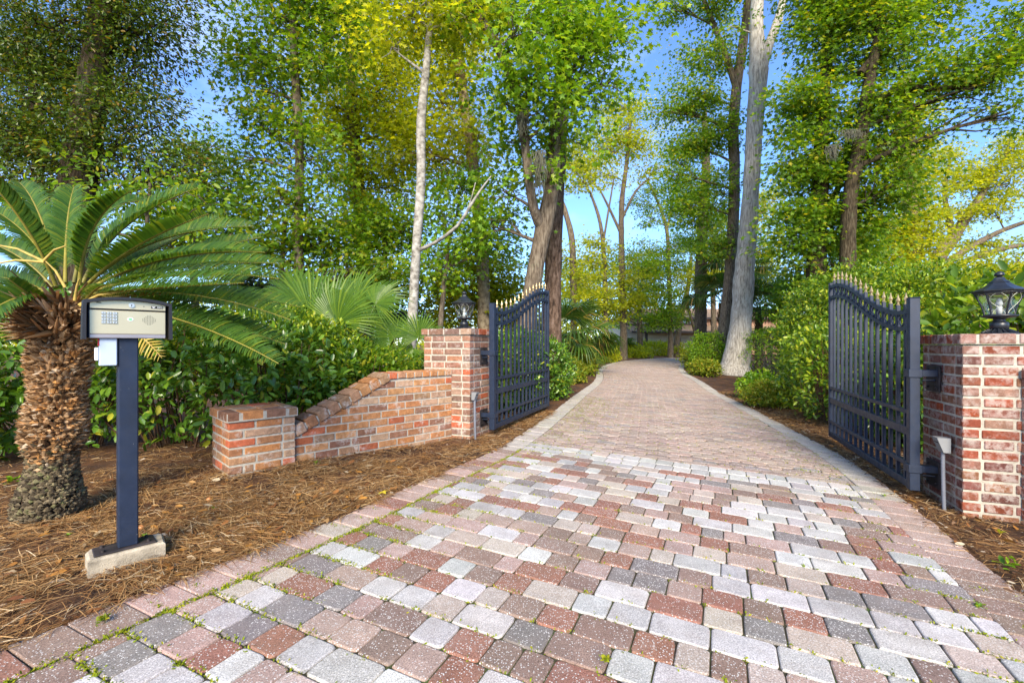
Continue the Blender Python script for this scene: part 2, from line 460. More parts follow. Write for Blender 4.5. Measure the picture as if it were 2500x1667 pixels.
# ================================================================== ground
A = rad(25.0)
RV = Vector((math.cos(A), -math.sin(A), 0)); DV = Vector((math.sin(A), math.cos(A), 0))
def QS(x, y): return (x * RV.x + y * RV.y, x * DV.x + y * DV.y)
def W(q, s, z=0.0):
    x = q * RV.x + s * DV.x; y = q * RV.y + s * DV.y
    return Vector((x, y, gz(x, y) + z))
Lpx = [(86,1544),(367,1433),(561,1366.5),(714,1309),(900,1232.5),(1038,1168),(1183,1113),(1281,1055),(1357,1000),(1396,969),(1447,934),(1456,921),(1456,905),(1472,892.5),(1504,883),(1571,876.5),(1638,873)]
Rpx = [(2451,1412),(2344,1332),(2259,1259),(2183,1200),(2098,1136),(2000,1081),(1923,1042),(1842,1000),(1753,956),(1715,931),(1683,915),(1668,901),(1673,889),(1690,880)]
def edge(px, s0ext):
    pts = sorted([(QS(*G(u, v))[1], QS(*G(u, v))[0]) for u, v in px])
    pts = [(s0ext, pts[0][1])] + pts
    return [p[0] for p in pts], [p[1] for p in pts]
Ls, Lq = edge(Lpx, -3.0); Rs, Rq = edge(Rpx, -3.0)
def smooth_edge(ss, qq):
    g = np.arange(-3, 46, .25); y = np.interp(g, ss, qq)
    k = np.ones(5) / 5; y2 = np.convolve(np.pad(y, 2, 'edge'), k, 'valid')
    return g, y2
Lg, Ly = smooth_edge(Ls, Lq); Rg, Ry = smooth_edge(Rs, Rq)
SEND = 38.0
def qL(s): return float(np.interp(s, Lg, Ly))
def qR(s): return float(max(np.interp(s, Rg, Ry), np.interp(s, Lg, Ly) + 2.6))

xs = np.concatenate([[-260, -120, -60, -35, -24, -16, -11, -8], np.arange(-6, 12.01, .11), [13, 14.5, 16.5, 19, 23, 30, 45, 80, 150, 280]])
ys = np.concatenate([[-120, -50, -20, -9, -5, -3], np.arange(-1.5, 22.01, .13), np.arange(22.5, 42, .5), [45, 50, 58, 70, 90, 130, 220, 420]])
GX, GY = np.meshgrid(xs, ys)
def fbm(x, y):
    z = 0
    for i, (fx, fy, ph, am) in enumerate([(1.3, .9, .3, .018), (2.9, 3.4, 1.7, .011), (6.1, 5.2, 2.2, .007), (11, 13, .6, .005), (.35, .41, 4., .03)]):
        z = z + am * np.sin(fx * x + 1.7 * np.sin(fy * .6 * y + ph)) * np.sin(fy * y + 1.3 * np.cos(fx * .5 * x + ph))
    return z
Q_ = GX * RV.x + GY * RV.y; S_ = GX * DV.x + GY * DV.y
ql = np.interp(S_, Lg, Ly); qr = np.maximum(np.interp(S_, Rg, Ry), ql + 2.6)
inside = (Q_ > ql + .05) & (Q_ < qr - .05) & (S_ > -3) & (S_ < SEND)
dist = np.minimum(np.abs(Q_ - ql), np.abs(Q_ - qr))
rise = np.clip(dist / .5, 0, 1) * .012
GZ = gz_np(GX, GY) + np.where(inside, -.11, .0 + fbm(GX, GY) * np.clip(dist / .4, .15, 1) + rise - .008)
ny, nx = GX.shape
V = np.stack([GX, GY, GZ], -1).reshape(-1, 3)
idx = np.arange(ny * nx).reshape(ny, nx)
quads = np.stack([idx[:-1, :-1], idx[:-1, 1:], idx[1:, 1:], idx[1:, :-1]], -1).reshape(-1, 4)
me = bpy.data.meshes.new('ground'); me.from_pydata(V.tolist(), [], quads.tolist())
me.polygons.foreach_set('use_smooth', [True] * len(quads))
tag(link('ground', me, M['mulch'], None, Vector((0, 0, 0))), kind='structure')
def ground_h(x, y):
    q, s = x * RV.x + y * RV.y, x * DV.x + y * DV.y
    a = np.interp(s, Lg, Ly); b = np.maximum(np.interp(s, Rg, Ry), a + 2.6)
    d = np.minimum(np.abs(q - a), np.abs(q - b))
    return gz_np(x, y) + fbm(x, y) * np.clip(d / .4, .15, 1) + np.clip(d / .5, 0, 1) * .012 - .008
def gh(x, y): return float(ground_h(np.float64(x), np.float64(y)))

# ------------------------------------------------------------------ drive
PC = {'grey': (.43, .415, .40), 'white': (.53, .51, .485), 'cream': (.46, .385, .325), 'pink': (.40, .285, .24), 'red': (.285, .14, .10), 'brown': (.25, .175, .14), 'slate': (.225, .20, .19), 'far_a': (.36, .265, .22), 'far_b': (.39, .31, .255), 'far_c': (.29, .22, .19), 'far_d': (.27, .24, .23)}
def vary(c, a=.10):
    k = 1 + U(-a, a); return tuple(min(.8, max(.01, x * k * (1 + U(-.03, .03)))) for x in c)
def pick(ws):
    ks = list(ws); return vary(PC[random.choices(ks, [ws[k] for k in ks])[0]])
APR = {'grey': 18, 'white': 13, 'cream': 13, 'pink': 14, 'red': 21, 'brown': 17, 'slate': 7}
BORD = {'pink': 12, 'cream': 2, 'brown': 6, 'slate': 1, 'red': 2}
FARC = {'far_a': 10, 'far_b': 6, 'far_c': 3, 'far_d': 1}
LIGHT = {'white': 9, 'grey': 3, 'cream': 1}
def paver(mb, quad, col, detail=True, lift=None, jz=.0025):
    "quad: four (q, s) corners anticlockwise"
    z = U(-jz, jz) * .6 if lift is None else lift
    c = [Vector(p) for p in [W(a, b) for a, b in quad]]
    cen = sum(c, Vector()) / 4
    if detail:
        out = []
        for i in range(4):
            p, a, b = c[i], c[i - 1], c[(i + 1) % 4]
            r1 = U(.013, .027); r2 = U(.013, .027)
            out += [p + (a - p).normalized() * r1, p + ((a - p).normalized() + (b - p).normalized()) * .0046, p + (b - p).normalized() * r2]
        out = [p + Vector((U(-.0016, .0016), U(-.0016, .0016), 0)) for p in out]
    else: out = c
    n = len(out)
    def ring(ins, dz):
        r = []
        for p in out:
            d = cen - p; d.z = 0; L = d.length
            r.append(p + d * (ins / max(L, 1e-4)) + Vector((0, 0, z + dz)))
        return r
    tx, ty = U(-.007, .007), U(-.007, .007)
    if detail:
        rings = [ring(0, -.06), ring(0, -.007), ring(.0025, -.0022), ring(.008, 0)]
        for r in rings[1:]:
            for p in r: p.z += (p.x - cen.x) * tx + (p.y - cen.y) * ty
    else: rings = [ring(0, -.03), ring(.0, -.005), ring(.008, 0)]
    vs = [p for r in rings for p in r]; fs = [tuple((len(rings) - 1) * n + i for i in range(n))]
    for r in range(len(rings) - 1):
        for i in range(n):
            j = (i + 1) % n
            fs.append((r * n + i, r * n + j, (r + 1) * n + j, (r + 1) * n + i))
    mb.add(vs, fs, 0, col)
BW = .235; J = .005
BAND0, BAND1 = 4.24, 4.58
def row(mb, s0, s1, wfun, colw, detail, off=0.0, z=None):
    a0, a1 = qL(s0) + BW, qL(s1) + BW; b0, b1 = qR(s0) - BW * .95, qR(s1) - BW * .95
    q = min(a0, a1) - off
    lo = max(a0, a1); hi = min(b0, b1)
    while q < max(b0, b1):
        w = wfun(); e = q + w
        l0, l1 = max(q, a0), max(q, a1); r0, r1 = min(e, b0), min(e, b1)
        if hi - e < .05 and e < hi: r0, r1 = b0, b1; e = max(b0, b1) + 1
        if r0 - l0 > .02 and r1 - l1 > .02:
            h = J / 2
            paver(mb, [(l0 + h, s0 + h), (r0 - h, s0 + h), (r1 - h, s1 - h), (l1 + h, s1 - h)], pick(colw), detail)
        q = e
# apron in front of the gate
mb = MB(); s = -.6
while s < BAND0 - .08:
    h = .152
    if s + h > BAND0 - .05: h = BAND0 - s
    row(mb, s, s + h, lambda: random.choice([.225, .225, .15, .15, .118, .165]), APR, True, U(0, .2)); s += h
for k in range(2):
    row(mb, BAND0 + k * .17, BAND0 + (k + 1) * .17, lambda: .152, LIGHT, True, 0.05)
bed = MB()
sg = np.concatenate([np.arange(-.7, 30, .25), np.arange(30, SEND, .5)])
for a, b in zip(sg[:-1], sg[1:]):
    if a < BAND1: bed_t = bed
    pts = [W(qL(a) + .01, a, -.009), W((qL(a) + qR(a)) / 2, a, -.009), W(qR(a) - .01, a, -.009), W(qR(b) - .01, b, -.009), W((qL(b) + qR(b)) / 2, b, -.009), W(qL(b) + .01, b, -.009)]
    bed.add(pts, [(0, 1, 4, 5), (1, 2, 3, 4)], 0)
tag(bed.build('driveway_bed', M['joint']), kind='structure')
tag(mb.build('driveway_apron', M['paver']), kind='structure')
# the drive behind the gate line: interlocking pavers
mb = MB(); s = BAND1; i = 0
while s < SEND - .3:
    h = .105 if s < 22 else .21
    a0, a1 = qL(s) + BW, qL(s + h) + BW; b0, b1 = qR(s) - BW, qR(s + h) - BW
    q = min(a0, a1) - (.11 if i % 2 else 0)
    while q < max(b0, b1):
        w = .22 if s < 22 else .44
        e = q + w
        l0, l1 = max(q, a0), max(q, a1); r0, r1 = min(e, b0), min(e, b1)
        if r0 - l0 > .02 and r1 - l1 > .02:
            hh = J / 2; k = .022 if (l0 > a0 and r0 < b0) else 0
            col = pick(FARC)
            z = U(-.002, .002); mid = (s + s + h) / 2
            poly = [(l0 + hh + k, s + hh), (r0 - hh - k, s + hh), (r0 - hh + k * .3, mid), (r1 - hh - k, s + h - hh), (l1 + hh + k, s + h - hh), (l0 + hh - k * .3, mid)]
            cq = sum(p[0] for p in poly) / 6; cs = mid
            base = [W(a, b, z - .03) for a, b in poly]; rim = [W(a, b, z - .004) for a, b in poly]
            top = [W(a + (cq - a) * .05, b + (cs - b) * .14, z) for a, b in poly]
            vs = base + rim + top; fs = [tuple(range(12, 18))]
            for r in (0, 6):
                for t in range(6):
                    fs.append((r + t, r + (t + 1) % 6, r + 6 + (t + 1) % 6, r + 6 + t))
            mb.add(vs, fs, 0, col)
        q = e
    s += h; i += 1
tag(mb.build('driveway', M['paver']), kind='structure')
# edging course on both sides
mb = MB()
for side in (0, 1):
    s = -.6
    while s < SEND - .2:
        near = s < 6
        h = U(.155, .175) if near else (.115 if s < 14 else .3)
        f = qL if side == 0 else qR
        if side == 0: quad = [(f(s) + U(-.012, .006), s + J / 2), (f(s) + BW - J, s + J / 2), (f(s + h) + BW - J, s + h - J / 2), (f(s + h) + U(-.012, .006), s + h - J / 2)]
        else: quad = [(f(s) - BW + J, s + J / 2), (f(s) + U(-.006, .012), s + J / 2), (f(s + h) + U(-.006, .012), s + h - J / 2), (f(s + h) - BW + J, s + h - J / 2)]
        col = pick(BORD) if s < 3.9 + U(-.3, .6) else vary((.43, .395, .345), .07)
        paver(mb, quad, col, near, None, .003)
        s += h
tag(mb.build('driveway_edging', M['paver']), kind='structure')

# moss and small weeds growing in the joints
pos = []
for _ in range(4200):
    s = U(.4, 9) if random.random() < .75 else U(.4, 3)
    a, b = qL(s), qR(s)
    t = random.random()
    if t < .45: q = a + BW + U(-.02, .02) + abs(random.gauss(0, .28))
    elif t < .6: q = b - BW - abs(random.gauss(0, .2))
    else: q = U(a, b)
    if s < BAND0:
        row_s = round((s + .6) / .152) * .152 - .6
        if random.random() < .75: s = row_s + U(-.004, .004)
        else: q = a + BW + U(-.006, .006)
    elif s < BAND1: s = random.choice([BAND0, BAND0 + .17, BAND1]) + U(-.004, .004)
    else: s = BAND1 + round((s - BAND1) / .105) * .105 + U(-.005, .005)
    p = W(q, s, -.006)
    for _k in range(random.randint(2, 9)):
        pos.append((p.x + random.gauss(0, .011), p.y + random.gauss(0, .011), p.z + U(0, .006)))
pos = np.array(pos); N = len(pos)
ax = RNG.normal(size=(N, 3)); ax[:, 2] = np.abs(ax[:, 2]) * .8 + .15
tag(leaves('moss', pos, ax, np.array([0, 0, 1.]) + RNG.normal(size=(N, 3)) * .5, RNG.uniform(.006, .016, N), 'oval', L_MOSS), 'bright green moss growing along the joints between the pavers', 'moss', kind='stuff')

# pine straw: needles lying over the mulch
def scatter(n, fn):
    out = []
    while len(out) < n:
        p = fn()
        if p is not None: out.append(p)
    return np.array(out)
def left_bed():
    s = U(-.3, 6.8) if random.random() < .45 else U(.2, 3.2)
    q = qL(s) - abs(random.gauss(0, 1.35)) * (1.0 if s < 4 else .4) + .035
    x = q * RV.x + s * DV.x; y = q * RV.y + s * DV.y
    if y < .8 or x < -5.5: return None
    if math.sin(x * 5.1 + 2 * math.sin(y * 2.3)) * math.sin(y * 6.3 + 1.5 * math.sin(x * 3.7)) + U(-.75, .9) < -.25: return None
    return (x, y)
def right_bed():
    s = U(1.6, 12); q = qR(s) + abs(random.gauss(0, .5)) - .03
    return (q * RV.x + s * DV.x, q * RV.y + s * DV.y)
pp = np.concatenate([scatter(62000, left_bed), scatter(16000, right_bed)])
z = ground_h(pp[:, 0], pp[:, 1]) + RNG.uniform(.001, .024, len(pp))
N = len(pp); th = RNG.uniform(0, TAU, N) * .75 + 1.2 * np.sin(pp[:, 0] * 3.1) + np.cos(pp[:, 1] * 2.7)
ax = np.stack([np.cos(th), np.sin(th), RNG.normal(0, .10, N)], 1)
leaves_n = leaves('pine_straw', np.column_stack([pp, z]), ax, np.array([0, 0, 1.]) + RNG.normal(size=(N, 3)) * .35, RNG.uniform(.045, .14, N) * np.where(RNG.random(N) < .2, .5, 1), 'needle', M['needle'])
tag(leaves_n, 'fallen brown pine needles covering the planting beds', 'pine straw', kind='stuff')
pp = np.concatenate([scatter(1100, left_bed), scatter(700, right_bed)]); N = len(pp)
z = ground_h(pp[:, 0], pp[:, 1]) + RNG.uniform(.012, .03, N)
th = RNG.uniform(0, TAU, N)
tag(leaves('leaf_litter', np.column_stack([pp, z]), np.stack([np.cos(th), np.sin(th), RNG.normal(0, .15, N)], 1), np.array([0, 0, 1.]) + RNG.normal(size=(N, 3)) * .35, RNG.uniform(.018, .07, N), 'chip', M['litter']),
    'dry brown and orange leaves scattered on the pine straw', 'leaf litter', kind='stuff')
pp = np.concatenate([scatter(3800, left_bed), scatter(3000, right_bed)]); N = len(pp)
z = ground_h(pp[:, 0], pp[:, 1]) + RNG.uniform(.006, .02, N); th = RNG.uniform(0, TAU, N)
tag(leaves('bark_chips', np.column_stack([pp, z]), np.stack([np.cos(th), np.sin(th), RNG.normal(0, .15, N)], 1), np.array([0, 0, 1.]) + RNG.normal(size=(N, 3)) * .5, RNG.uniform(.012, .045, N), 'chip',
    islandmat('bark_chip', [(0, (.022, .012, .008)), (.6, (.08, .038, .02)), (.9, (.2, .12, .07)), (1, (.42, .36, .28))])), 'small dark bark chips mixed into the mulch', 'bark chips', kind='stuff')

# ================================================================== brick work
BR_L = [(.40, .19, .085), (.38, .17, .07), (.32, .155, .08), (.38, .22, .13), (.29, .175, .105), (.40, .12, .06), (.23, .12, .08), (.38, .255, .17), (.41, .215, .10)]
BR_P = [(.27, .145, .10), (.30, .16, .115), (.24, .135, .10), (.21, .125, .095), (.33, .165, .105), (.17, .11, .09), (.36, .10, .05), (.30, .20, .15)]
BR_R = [(.31, .09, .05), (.27, .11, .07), (.30, .15, .09), (.29, .09, .055), (.33, .14, .085), (.24, .11, .09), (.28, .15, .12), (.36, .09, .04), (.20, .09, .08), (.31, .19, .15)]
def bcol(p): return vary(random.choice(p), .14)
CH, BH, BL, JT = .0735, .0585, .205, .015
def pillar(name, label, corner, rx, dy, w, h, pal, bmat, sgn, group):
    """corner = outer front corner next to the drive; rx unit vector across (pointing away from the drive), dy along the drive"""
    z0 = gz(corner.x, corner.y) - .05
    c = corner + rx * (w / 2) + dy * (w / 2)
    t = thing(name, label, 'gate pillar', (c.x, c.y, z0), group)
    ex, ey, ez = (rx, dy, Vector((0, 0, 1))) if rx.cross(dy).z > 0 else (-rx, dy, Vector((0, 0, 1)))
    mb = MB()
    H0 = h + .05; ncour = int(round((H0 - .075) / CH)); ch = (H0 - .075) / ncour
    o = Vector((c.x, c.y, z0))
    mb.box(o + ez * (H0 - .075) / 2, (w - .010, w - .010, H0 - .075), (ex, ey, ez), 1, (.4, .37, .32))
    dep = .10
    def brickrow(zc, along, outv, halflen, start, hgt, mbx, dp, pal_, ov=0.0):
        x = -halflen; first = True
        while x < halflen - .02:
            L = start if first else BL
            first = False
            if pal_ is BR_R or True: L *= U(.97, 1.03)
            e = min(x + L, halflen)
            if halflen - e < .06: e = halflen
            cc = o + ez * zc + along * ((x + e) / 2) + outv * (w / 2 + ov - dp / 2 + U(-.002, .003))
            bl = (e - x) - (JT if e < halflen else 0) - .0
            sh = -JT / 2 if e < halflen else 0
            mbx.box(cc + along * sh, (bl, dp, hgt), (along, outv.copy(), ez) if along.cross(outv).z > 0 else (-along, outv.copy(), ez), 0, bcol(pal_), .005)
            x = e
    for k in range(ncour):
        zc = ch * (k + .5)
        odd = k % 2
        for (al, ov_) in ((ex, ey), (ex, -ey)):
            brickrow(zc, al, ov_, w / 2 - (dep + JT if odd else 0), BL / 2 if not odd else BL * .8, ch - JT, mb, dep, pal)
        for (al, ov_) in ((ey, ex), (ey, -ex)):
            brickrow(zc, al, ov_, w / 2 - (0 if odd else dep + JT), BL / 2 if odd else BL * .8, ch - JT, mb, dep, pal)
    mb.build('shaft', [bmat, M['mortar']], t)
    cap = MB(); zc = H0 - .0365; ovh = .022
    cap.box(o + ez * zc, (w + ovh * 2 - .012, w + ovh * 2 - .012, .066), (ex, ey, ez), 1, (.4, .37, .32))
    for (al, ov_, hl) in ((ex, ey, w / 2 + ovh), (ex, -ey, w / 2 + ovh), (ey, ex, w / 2 + ovh - .1 - JT), (ey, -ex, w / 2 + ovh - .1 - JT)):
        brickrow(zc + .003, al, ov_, hl, .10, .068, cap, .10, pal, ovh)
    nin = int((w - .2) / .1)
    for a in range(nin):
        x = -(w - .2) / 2 + (a + .5) * (w - .2) / nin
        for b in (-1, 1):
            cap.box(o + ez * (zc + .002) + ex * x + ey * b * (w - .2) / 4, ((w - .2) / nin - JT, (w - .2) / 2 - JT, .068), (ex, ey, ez), 0, bcol(pal), .005)
    cap.build('cap', [bmat, M['mortar']], t)
    return t, Vector((c.x, c.y, z0 + H0))
r22 = Vector((math.cos(A22), -math.sin(A22), 0)); d22 = Vector((math.sin(A22), math.cos(A22), 0))
LPC = Vector((*G(1147, 1070), 0)); RPC = Vector((*G(2350, 1255.5), 0))
GP = 'brick gate pillars'
_, LTOP = pillar('gate_pillar', 'weathered brown brick gate pillar at the high end of the sloping brick wing wall', LPC, -r22, d22, .60, 1.225, BR_P, M['brick'], -1, GP)
r24 = Vector((math.cos(rad(16)), -math.sin(rad(16)), 0)); d24 = Vector((math.sin(rad(16)), math.cos(rad(16)), 0))
_, RTOP = pillar('gate_pillar', 'red brick gate pillar streaked with white mortar beside the open gate, bigger in view', RPC, r22, d22, .60, 1.245, BR_R, M['brick_white'], 1, GP)

# wing wall with a sloping coping and an end pier
def clip(poly, a, b, c):
    "keep a*x + b*y <= c"
    out = []
    for i in range(len(poly)):
        p, q = poly[i], poly[(i + 1) % len(poly)]
        dp = a * p[0] + b * p[1] - c; dq = a * q[0] + b * q[1] - c
        if dp <= 0: out.append(p)
        if (dp < 0 < dq) or (dq < 0 < dp):
            t = dp / (dp - dq); out.append((p[0] + t * (q[0] - p[0]), p[1] + t * (q[1] - p[1])))
    return out
def wing_wall(label, start, endp, ztop, zlow, flat, pal, bmat, pier_w, pier_h, th=.22, zbase=0.0):
    ez = Vector((0, 0, 1))
    e = Vector((endp.x - start.x, endp.y - start.y, 0)); L = e.length; e.normalize()
    n = ez.cross(e)                      # either side
    t = thing('brick_wing_wall', label, 'brick wall', ((start.x + endp.x) / 2, (start.y + endp.y) / 2, zbase - .05), 'brick wing walls')
    o = Vector((start.x, start.y, zbase))
    if n.dot(-o) < 0: n = -n           # n faces the camera
    ctr = o - n * th / 2
    caph = .062
    sl = (zlow - ztop) / (L - flat)
    body = MB()
    def under(poly):
        poly = clip(poly, 0, 1, ztop - caph)
        if len(poly) < 3: return poly
        return clip(poly, -sl, 1, ztop - caph * 1.15 - sl * flat)
    core = under([(0, -.05), (L, -.05), (L, ztop), (0, ztop)])
    body.prism(core, ctr, e, ez, n, th - .012, 1, (.4, .37, .32))
    k = 0; z = -.05
    while z < ztop:
        x = -BL / 2 if k % 2 else -U(0, .03)
        while x < L:
            e1 = x + BL * U(.94, 1.06)
            poly = under([(max(x, 0), z), (min(e1 - JT, L), z), (min(e1 - JT, L), z + BH), (max(x, 0), z + BH)]) if min(e1 - JT, L) > max(x, 0) + .01 else []
            if len(poly) >= 3:
                wx = max(p[0] for p in poly) - min(p[0] for p in poly); wz = max(p[1] for p in poly) - min(p[1] for p in poly)
                if wx > .025 and wz > .018:
                    body.prism(poly, ctr + n * U(-.0015, .0025), e, ez, n, th, 0, bcol(pal), .004)
            x = e1
        z += CH; k += 1
    body.build('wall_panel', [bmat, M['mortar']], t)
    cop = MB()
    nb = max(1, int(round(flat / .105)))
    for i in range(nb):
        w_ = flat / nb
        cop.box(ctr + e * ((i + .5) * w_) + ez * (ztop - caph / 2 + U(-.002, .003)), (w_ - JT, th + .03, caph), (e, n, ez), 0, bcol(pal), .006)
    cop.box(ctr + e * flat / 2 + ez * (ztop - caph / 2 - .003), (flat, th + .012, caph - .012), (e, n, ez), 1, (.4, .37, .32))
    if L - flat > .2:
        dv = Vector((e.x, e.y, sl)).normalized(); dl = math.hypot(L - flat, zlow - ztop); up = n.cross(dv)
        if up.z < 0: up = -up
        st = ctr + e * flat + ez * (ztop - caph / 2)
        ns = int(round(dl / .118))
        for i in range(ns):
            w_ = dl / ns
            cop.box(st + dv * ((i + .5) * w_) + up * U(-.003, .003) - up * .004, (w_ - JT, th + .036, caph + .034), (dv, n, up), 0, bcol(pal), .008)
        cop.box(st + dv * dl / 2 - up * .008, (dl, th + .012, caph - .012), (dv, n, up), 1, (.4, .37, .32))
    cop.build('coping', [bmat, M['mortar']], t)
    if pier_w:
        pier = MB(); pw = pier_w; pd = pier_w * 1.02
        pc = o + e * (L + pw / 2 - .004) - n * (pd / 2 - .035)
        hh = pier_h - .075
        pier.box(pc + ez * (hh - .05) / 2, (pw - .01, pd - .01, hh + .05), (e, n, ez), 1, (.4, .37, .32))
        nc = int(round((hh + .05) / CH)); chh = (hh + .05) / nc
        for k in range(nc):
            zc = -.05 + chh * (k + .5); odd = k % 2
            for sg in (1, -1):
                for (al, ov, ha, hb) in ((e, n * sg, pw / 2, pd / 2), (n, e * sg, pd / 2, pw / 2)):
                    full = (al is e) != bool(odd)
                    hl = ha - (0 if full else .10 + JT)
                    x = -hl; first = True
                    while x < hl - .02:
                        Lb = BL * (.52 if first and full else 1) * U(.97, 1.03); first = False
                        en = min(x + Lb, hl)
                        if hl - en < .06: en = hl
                        sh = JT if en < hl else 0
                        pier.box(pc + ez * zc + al * ((x + en - sh) / 2) + ov * (hb - .05 + U(-.002, .003)), (en - x - sh, .10, chh - JT), (al, ov, ez), 0, bcol(pal), .005)
                        x = en
        po = pier.build('end_pier', [bmat, M['mortar']], t)
        cp = MB(); cw = pw + .045; cd = pd + .045
        cp.box(pc + ez * (pier_h - .041), (cw - .014, cd - .014, .066), (e, n, ez), 1, (.4, .37, .32))
        x = -cw / 2
        for wd in (.105, .20, .20, .12):
            wd = wd * cw / .625
            y = -cd / 2
            for dd in ((.2, .2, .2) if wd > .15 else (.3, .3)):
                dd = dd * cd / .6
                cp.box(pc + ez * (pier_h - .0365 + U(-.001, .002)) + e * (x + wd / 2) + n * (y + dd / 2), (wd - JT * .9, dd - JT * .9, .072), (e, n, ez), 0, bcol(pal), .007)
                y += dd
            x += wd
        cp.build('pier_cap', [bmat, M['mortar']], po)
    return t
ws = LPC - r22 * .23; we = Vector((*G(716, 1137), 0))
wing_wall('orange brick wing wall with a sloping top stepping down to a low end pier', ws, we, .76, .325, .80, BR_L, M['brick'], .50, .512)
ws2 = RPC + r22 * .30; we2 = ws2 + Vector((.12, -1.6, 0))
wing_wall('white streaked red brick wing wall at the far right edge of the photo', ws2 + Vector((0, -.002, 0)), we2, 1.02, .5, .9, BR_R, M['brick_white'], 0, 0, zbase=-.135)

# ================================================================== gate leaves
def make_gate(name, label, base, dirv, sgn):
    """x along the leaf, z up; sgn = side of the pillar (local +y points to the pillar when sgn > 0)"""
    t = thing(name, label, 'gate', base, 'open iron gate leaves')
    ex = dirv; ey = Vector((0, 0, 1)).cross(ex) * 1.0; ez = Vector((0, 0, 1))
    o = Vector(base)
    Lg_ = 2.22
    def pt(x, y, z): return o + ex * x + ey * y + ez * z
    def bx(mb, x0, x1, z0, z1, d, y=0.0, mat=0, bev=.003):
        mb.box(pt((x0 + x1) / 2, y, (z0 + z1) / 2), (x1 - x0, d, z1 - z0), (ex, ey, ez), mat, None, bev)
    p = MB(); bx(p, 0, .064, 0, 1.462, .064); bx(p, -.003, .067, 1.462, 1.469, .070)
    p.build('hinge_post', M['iron'], t)
    p = MB(); bx(p, Lg_ - .045, Lg_, 0, 1.85, .045); p.build('end_post', M['iron'], t)
    def top(x):
        u = min(max((x / Lg_ - .10) / .82, 0), 1); s_ = u * u * (3 - 2 * u)
        return 1.375 + .425 * s_ - .012 * math.sin(min(1, x / Lg_ / .2) * math.pi)
    x0, x1 = .064, Lg_ - .045
    for nm, dz in (('top_rail', 0.0), ('second_rail', -.128)):
        r = MB(); n = 26; vs = []; fs = []
        for i in range(n + 1):
            x = x0 + (x1 - x0) * i / n; zz = top(x) + dz
            for (y, z) in ((-.017, -.017), (.017, -.017), (.017, .017), (-.017, .017)): vs.append(pt(x, y, zz + z))
        for i in range(n):
            for k in range(4):
                a = i * 4 + k; b = i * 4 + (k + 1) % 4
                fs.append((a, a + 4, b + 4, b))
        r.add(vs, fs); r.build(nm, M['iron'], t)
    for nm, z0, z1 in (('bottom_rail', 0.0, .06), ('lower_rail', .165, .20), ('lock_rail', .405, .468), ('middle_rail', .57, .602)):
        r = MB(); bx(r, x0, x1, z0, z1, .036); r.build(nm, M['iron'], t)
    npk = 14; step = (x1 - x0) / (npk + .35)
    for i in range(npk):
        x = x0 + step * (i + .62)
        k = MB(); bx(k, x - .013, x + .013, .062, top(x) + .062, .026, 0, 0, .002)
        ko = k.build('picket', M['iron'], t)
        f = MB(); b = pt(x, 0, top(x) + .062)
        f.lathe([(.013, 0), (.013, .006), (.008, .012), (.0075, .028), (.012, .031), (.0155, .040), (.012, .052), (.0075, .064), (.002, .092)], b, 6, 0, None, False)
        f.build('finial', M['gold'], ko)
    for i in range(npk - 1):
        x = x0 + step * (i + 1.12); zc = top(x) - .064
        k = MB(); n = 14
        R0 = .040; ang = math.atan2(top(x + .02) - top(x - .02), .04)
        path = [pt(x + R0 * math.cos(TAU * j / n), 0, zc + R0 * math.sin(TAU * j / n)) for j in range(n + 1)]
        k.tube(path, .0065, 6, caps=False); k.build('ring', M['iron'], t)
    for z in (.86, .135):
        h = MB(); bx(h, -.010, .074, z, z + .062, .084)
        bx(h, .004, .06, z + .006, z + .056, .13, sgn * .085)
        h.tube([pt(.045, sgn * .06, z - .022), pt(.045, sgn * .155, z - .022)], .008, 8)
        ho = h.build('hinge', M['iron'], t)
        q = MB(); q.box(pt(.09, sgn * .1445, z - .01), (.20, .012, .20), (ex, ey, ez), 0, None, .003)
        for dx in (-.06, .06):
            for dz in (-.065, .065):
                q.tube([pt(.09 + dx, sgn * .138, z - .01 + dz), pt(.09 + dx, sgn * .128, z - .01 + dz)], .009, 6)
        q.build('hinge_plate', M['iron_rust'], ho)
    return t
lb = LPC + r22 * .165 + d22 * .27
make_gate('gate_leaf', 'dark iron gate leaf beside the brown pillar, swung open along the left of the drive', (lb.x - .02, lb.y, .058), Vector((math.sin(rad(21.6)), math.cos(rad(21.6)), 0)), 1)
rb = RPC - r22 * .165 + d22 * .27
make_gate('gate_leaf', 'blue black iron gate leaf with brass spear tips beside the red pillar, larger in view', (rb.x - .0, rb.y, -.062), Vector((math.sin(rad(21.3)), math.cos(rad(21.3)), 0)), -1)

